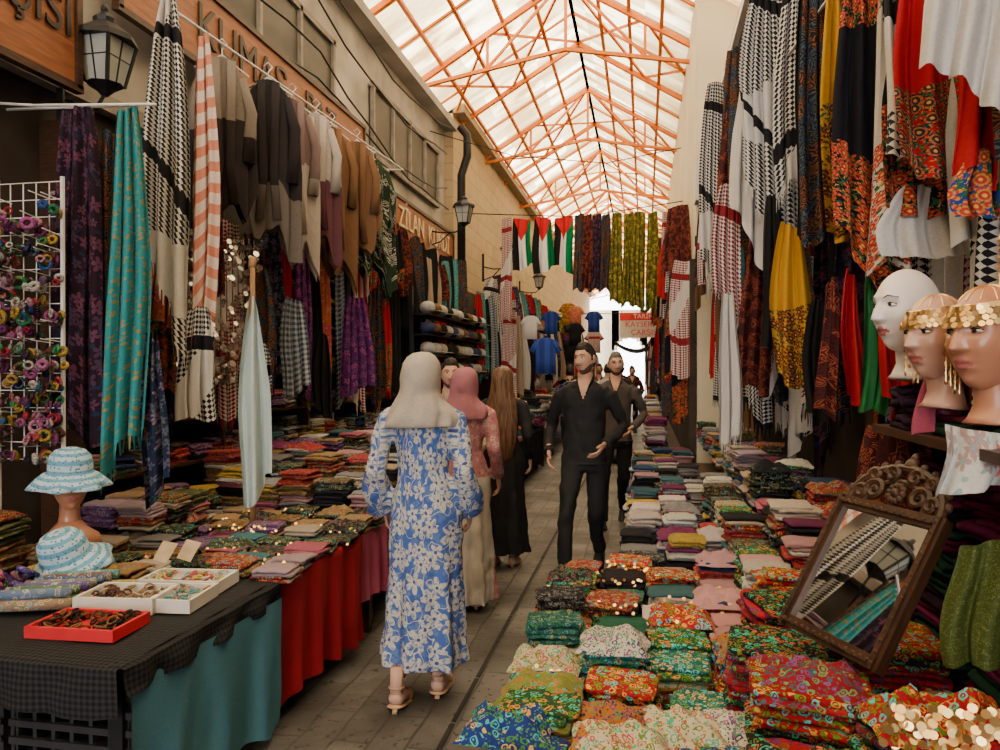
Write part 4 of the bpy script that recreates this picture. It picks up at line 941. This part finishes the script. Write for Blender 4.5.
def man(name, loc, rz, sc, shirt, trous, arms=None, head_rot=(0, 0, 0), skm=skin, open_neck=True, beard=True, walk=1., hairm=None):
    tor = [(.80, .165, .118), (.86, .175, .125), (1.0, .165, .12), (1.12, .158, .113), (1.25, .172, .12), (1.37, .182, .12), (1.435, .165, .105), (1.475, .115, .082), (1.51, .064, .062), (1.60, .054, .057)]
    T = [([(.012*math.sin((q[0]-.8)*4)*walk, 0, q[0]) for q in tor], [(q[1], q[2]) for q in tor], 36)]
    L = ([(.09, 0, .92), (.10, .08*walk, .74), (.115, .20*walk, .49), (.12, .22*walk, .3), (.12, .22*walk, .07)], [.09, .082, .06, .058, .055])
    L2 = ([(-.09, 0, .92), (-.09, 0, .74), (-.08, .0, .49), (-.07, -.13*walk, .29), (-.07, -.28*walk, .13)], [.09, .082, .06, .058, .052])
    T += [L, L2]
    arms = arms or (([(.14, 0, 1.415), (.19, 0, 1.385), (.235, -.04, 1.27), (.285, -.08, 1.14), (.29, .0, 1.03), (.27, .09, .95)]), ([(-.14, 0, 1.415), (-.19, 0, 1.385), (-.24, -.03, 1.27), (-.285, -.07, 1.15), (-.25, .08, 1.09), (-.18, .19, 1.03)]))
    for A in arms: T.append((A, [.062, .062, .052, .048, .042, .039]))
    def mf(c):
        if c.z > 1.495: return 2
        if open_neck and c.y > .03 and c.z > 1.36 and abs(c.x) < .055*(c.z-1.36)/.14+.004: return 2
        if c.z < .845 and abs(c.x) < .2: return 1
        return 0
    e = figure(name, loc, rz, sc, T, [shirt, trous, skm], mf, .012, lambda v: wr(v)*(1.3 if v.z < 1.45 else 0))
    a = Acc()
    for s in (-1, 1): tube(a, [(s*.02, -.068, 1.525), (s*.060, -.02, 1.53), (s*.064, .04, 1.515), (s*.045, .092, 1.46), (s*.02, .112, 1.39)], [(.007, .022), (.007, .022), (.007, .020), (.007, .022), (.005, .008)], 10, 0)
    for k in range(4): blob(a, (0.004, .121, 1.33-k*.11), (.006, .003, .006), 0)
    tube(a, [(0, -.0, .875), (0, -.0, .85)], [(.179, .129), (.176, .126)], 30, 1)
    a.build('collar', [shirt, trous], e)
    for A, c in zip(arms, (-1, 1)):
        d = Vector(A[-1])-Vector(A[-2]); hand(e, Vector(A[-1])+d*.15, d+Vector((0, 0, -.05)), c, skm, 1.)
        cu = Acc(); tube(cu, [Vector(A[-1])-d*.25, Vector(A[-1])+d*.10], [.041, .042], 16); cu.build('cuff', [shirt], e)
    head(e, (0, .02, 1.662), head_rot, skm, 64, 56, beard, hairm or hairb, s=1.03)
    shoe(e, .12, .24*walk, 0, black_p); shoe(e, -.07, -.28*walk, 0.06*walk, black_p, -.5*walk)
    return e
man('man_in_black_shirt', (-.45, 5.85, 0), PI-.08, 1.0, f_mblk, f_mblk, head_rot=(-.03, .06, -.45))
greyt = fab('dark_grey_shirt', 'plain', (.08, .065, .06), (.12, .10, .095))
man('man_in_grey_shirt', (-.29, 7.8, 0), PI, .985, greyt, f_blk, head_rot=(0, 0, .2), hairm=plain('hair_grey', (.12, .11, .1), .6, 0, .4, 60))
man('man_in_white_shirt', (-1.44, 5.5, 0), PI+.3, .93, f_beige, f_blk, open_neck=False, walk=.2)
PD = [(-.42, 13, 0, .96, f_mblk, greyt), (-1.0, 17, PI, .96, f_brown, f_blk), (-.4, 24, 0, .96, f_navy, f_blk), (-.72, 15, .2, .95, f_white, f_blk), (-.3, 19, PI, .93, f_maroon, f_blk), (-.9, 28, 0, .96, f_blk, f_blk), (-1.2, 12.3, .1, .93, f_navy, f_blk)]
for (x, y, rz, s_, m1_, m2_) in PD: man('pedestrian', (x, y, 0), rz, s_, m1_, m2_)

# ------------------------------------------------------------------ mannequins
def mannequin(name, loc, rz, mat, s=1., tilt=0., coins_=True, seg=96, rg=80, neck=.2):
    e = empty(name, loc, rz, s)
    head(e, (0, 0, 0), (tilt, 0, 0), mat, seg, rg, False, None, lips=m_lip, brow=.55)
    a = Acc(); tube(a, [(0, -.012, -.05), (0, -.02, -.10), (0, -.025, -.15), (0, -.022, -neck+.015), (0, -.02, -neck)], [(.045, .05), (.042, .046), (.043, .046), (.055, .055), (.065, .065)], 30)
    a.build('neck', [mat], e)
    if coins_:
        g = Acc()
        def sp_(t, zc, k=1.05):
            rr_ = math.sqrt(max(0, 1-(zc/.118)**2)); return (math.sin(t)*.074*rr_*k, math.cos(t)*.094*rr_*k+.004, zc)
        for row in range(4):
            for k in range(17):
                t = -1.4+2.8*(k+.5*(row % 2))/17; zc = .080-row*.0125-.016*math.cos(t)-R.uniform(0, .003)
                coin(g, sp_(t, zc, 1.05+.012*row), .0072, (math.sin(t)+R.uniform(-.3, .3), math.cos(t), .2+R.uniform(-.3, .3)))
        tube(g, [sp_(t, .083-.014*math.cos(t), 1.04) for t in np.linspace(-1.5, 1.5, 16)], [.0025]*16, 6)
        for k in range(12):
            t = 2*PI*k/12; pts = []
            for q in range(6):
                ph = .75+.82*q/5; pts.append((math.sin(t)*.0755*math.cos(ph), math.cos(t)*.097*math.cos(ph), .1195*math.sin(ph)))
            tube(g, pts, [.0013]*6, 5)
        for sx in (-1, 1):
            for q in range(4):
                x_, y_ = sx*(.080+.002*q), .03-.017*q
                tube(g, [(x_, y_, .05), (x_*1.03, y_, -.04), (x_*1.03, y_, -.10-.01*q)], [.001]*3, 4)
                for z_ in np.arange(.03, -.11-.01*q, -.022): coin(g, (x_*1.04, y_, z_), .0065, (sx, R.uniform(-.3, .8), R.uniform(-.3, .3)))
        g.build('coin_headpiece', [gold], e, smooth=False)
    return e
m0 = mannequin('mannequin_head', (.735, 2.33, 1.75), 2.0, man_w, 1.0, coins_=False)
m1 = mannequin('mannequin_head', (.745, 2.12, 1.665), 2.05, man_p, .93)
m2 = mannequin('mannequin_head', (.785, 1.93, 1.655), 2.1, man_t, 1.03)
m3 = mannequin('mannequin_head', (.93, 2.0, 1.87), 2.2, man_p, 1.0)
hang('headscarf_white_coral', .80, 1.80, 1.46, 1.34, .34, f_coral, d=(.95, -.25), pinch=.9, amp=.025, slant=-.8)
hang('fuchsia_veil', .80, 2.18, 1.66, 1.42, .13, f_pinkc, d=(.85, -.3)); hang('red_veil', .78, 2.44, 1.78, 1.42, .12, f_red, d=(.85, -.3)); hang('fuchsia_veil', .86, 2.0, 1.62, 1.42, .12, f_pinkc, d=(.85, -.3))
a = Acc(); box(a, (1.0, 2.15, 1.395), (.56, .9, .025)); 
for yy in (1.75, 2.55): beam(a, (1.22, yy, 0), (1.22, yy, 1.39), .04, .04)
a.build('display_shelf', [wood], smooth=False)
hang('hanging_shawl', .80, 2.62, 1.38, 1.0, .3, f_maroon, d=(.35, -.9), pinch=.95, slant=0)
a = Acc()
for k in range(14):
    c, p, am = R.choice(P_dpur); z = 1.38-k*.026
    tube(a, [(.80+.008*k, 1.96, z-.02), (.84+.006*k, 1.86, z+.004*math.sin(k)), (.94, 1.72, z-.02), (1.05, 1.62, z-.05)], [(.02, .016)]*4, 10, c=c, p=p)
a.build('draped_shawl_rolls', [STK], colors=True)

m = mannequin('mannequin_bust', (-2.58, 3.0, ZT+.42), -2.3, man_t, 1.0, coins_=False, seg=64, rg=56, neck=.22)
a = Acc(); tube(a, [(0, -.02, -.17), (0, -.02, -.21), (0, -.015, -.24), (0, -.01, -.29)], [(.045, .045), (.08, .065), (.12, .078), (.135, .085)], 30); a.build('shoulders', [man_t], m)
hat(m, (0, -.005, .055), .9, (-.08, 0, 0))
a = Acc(); tube(a, [(-2.58, 3.0, ZT), (-2.58, 3.0, ZT+.14)], [.12, .1], 24); a.build('bust_stand', [wood])

# ------------------------------------------------------------------ carved mirror
e = bpy.data.objects.new('carved_mirror', None); COL.objects.link(e); e.empty_display_size = .1
X = Vector((.453, -.854, -.02)).normalized(); Y = Vector((.40, .27, .819)); Y = (Y-X*Y.dot(X)).normalized(); Z = X.cross(Y)
M = Matrix((X, Y, Z)).transposed().to_4x4(); M.translation = Vector((.40, 2.25, .87)); e.matrix_world = M
wd, hg = .33, .38; fw = .034
a = Acc()
for (p, q) in (((0, 0, 0), (wd, 0, 0)), ((0, hg, 0), (wd, hg, 0)), ((0, -fw/2, 0), (0, hg+fw/2, 0)), ((wd, -fw/2, 0), (wd, hg+fw/2, 0))):
    beam(a, p, q, fw, .03)
    zz = .018; beam(a, (p[0], p[1], zz), (q[0], q[1], zz), fw*.35, .01)
    n_ = 14
    for k in range(n_):   # beaded carving along the frame
        t = (k+.5)/n_; blob(a, (p[0]+(q[0]-p[0])*t, p[1]+(q[1]-p[1])*t, .021), (.007, .007, .005), 0, 8, 5)
box(a, (wd/2, hg/2, -.012), (wd, hg, .01))
cx = wd/2; y0_ = hg+fw/2
arc = [(cx+math.cos(t)*wd*.46, y0_+math.sin(t)*.115, .0) for t in np.linspace(0, PI, 19)]; tube(a, arc, [(.015, .014)]*19, 8, 0, ref=Vector((0, 0, 1)))
arc = [(cx+math.cos(t)*wd*.30, y0_+math.sin(t)*.075, .0) for t in np.linspace(0, PI, 15)]; tube(a, arc, [(.009, .009)]*15, 8, 0, ref=Vector((0, 0, 1)))
for sx in (-1, 1):
    for (ox, oy, r0) in ((.075, .035, .032), (.038, .090, .024), (.118, .022, .022), (.095, .078, .020)):
        pts = []
        for k in range(20):
            t = k*.5; r = r0*(1-k/22); pts.append((cx+sx*(ox+r*math.cos(t)), y0_+oy+r*math.sin(t), .006))
        tube(a, pts, [.012-.0003*k for k in range(20)], 6, 0, ref=Vector((0, 0, 1)))
for k in range(10):
    t = k*PI/5; blob(a, (cx+.022*math.cos(t), y0_+.038+.022*math.sin(t), .008), (.012, .012, .009), 0, 8, 6)
blob(a, (cx, y0_+.038, .012), (.014, .014, .012), 0)
blob(a, (cx, y0_+.125, 0), (.024, .026, .014), 0); blob(a, (cx, y0_+.15, 0), (.012, .016, .01), 0)
for t in np.linspace(.25, PI-.25, 11): blob(a, (cx+math.cos(t)*wd*.50, y0_+math.sin(t)*.128, 0), (.014, .014, .010), 0, 8, 6)
a.build('frame', [wood], e, smooth=False)
a = Acc(); a.add([(fw/2, fw/2, .004), (wd-fw/2, fw/2, .004), (wd-fw/2, hg-fw/2, .004), (fw/2, hg-fw/2, .004)], [(0, 1, 2, 3)]); a.build('mirror_glass', [plain('mirror', (.85, .85, .85), .02, 1., .01)], e, smooth=False)

# ------------------------------------------------------------------ caps and trinkets
a = Acc()
for z in (1.6, 1.85, 2.1, 2.35):
    for y in np.arange(8.9, 12.2, .3):
        c = R.choice([(.02, .02, .02), (.35, .32, .26), (.04, .05, .12), (.4, .4, .4), (.15, .08, .04)])
        blob(a, (-2.62, y, z), (.10, .10, .08), 0, 12, 6, c=c); tube(a, [(-2.62, y, z-.02), (-2.45, y-.03, z-.05)], [(.085, .006), (.05, .004)], 10, c=c)
a.build('cap_display', [STK], colors=True)
a = Acc()
for z in (1.57, 1.82, 2.07, 2.32): box(a, (-2.68, 10.5, z-.06), (.26, 3.5, .015))
for y in (8.75, 10.5, 12.25): box(a, (-2.78, y, 1.5), (.04, .04, 2.2))
a.build('cap_stand', [black_metal], smooth=False)
a = Acc()
for k in range(520):
    y = R.uniform(4.2, 5.2); z = R.uniform(1.5, 2.5); coin(a, (-2.85+R.uniform(-.02, .02), y, z), R.uniform(.01, .025), (1, -.6, R.uniform(-.5, .5)))
for k in range(14): beam(a, (-2.87, 4.2+k*.075, 1.45), (-2.87, 4.2+k*.075, 2.55), .006, .006)
a.build('silver_jewellery_display', [silver], smooth=False)

# ------------------------------------------------------------------ light
w = bpy.data.worlds.new('World'); S.world = w; w.use_nodes = True
bg = w.node_tree.nodes['Background']; bg.inputs[0].default_value = (.96, .97, 1., 1); bg.inputs[1].default_value = 11.5
sun = bpy.data.lights.new('sun', 'SUN'); sun.energy = 12.; sun.angle = .3; sun.color = (1, .93, .80)
so = bpy.data.objects.new('sun', sun); so.rotation_euler = (.5, -.45, 0); COL.objects.link(so)
cam = bpy.data.cameras.new('camera'); cam.sensor_width = 36; cam.lens = 27.04; cam.clip_start = .05
co = bpy.data.objects.new('camera', cam); co.location = (0, 0, 1.58); co.rotation_euler = (math.radians(89.62), 0, math.radians(10.9)); COL.objects.link(co)
S.camera = co
print('verts', sum(len(o.data.vertices) for o in bpy.data.objects if o.type == 'MESH'))
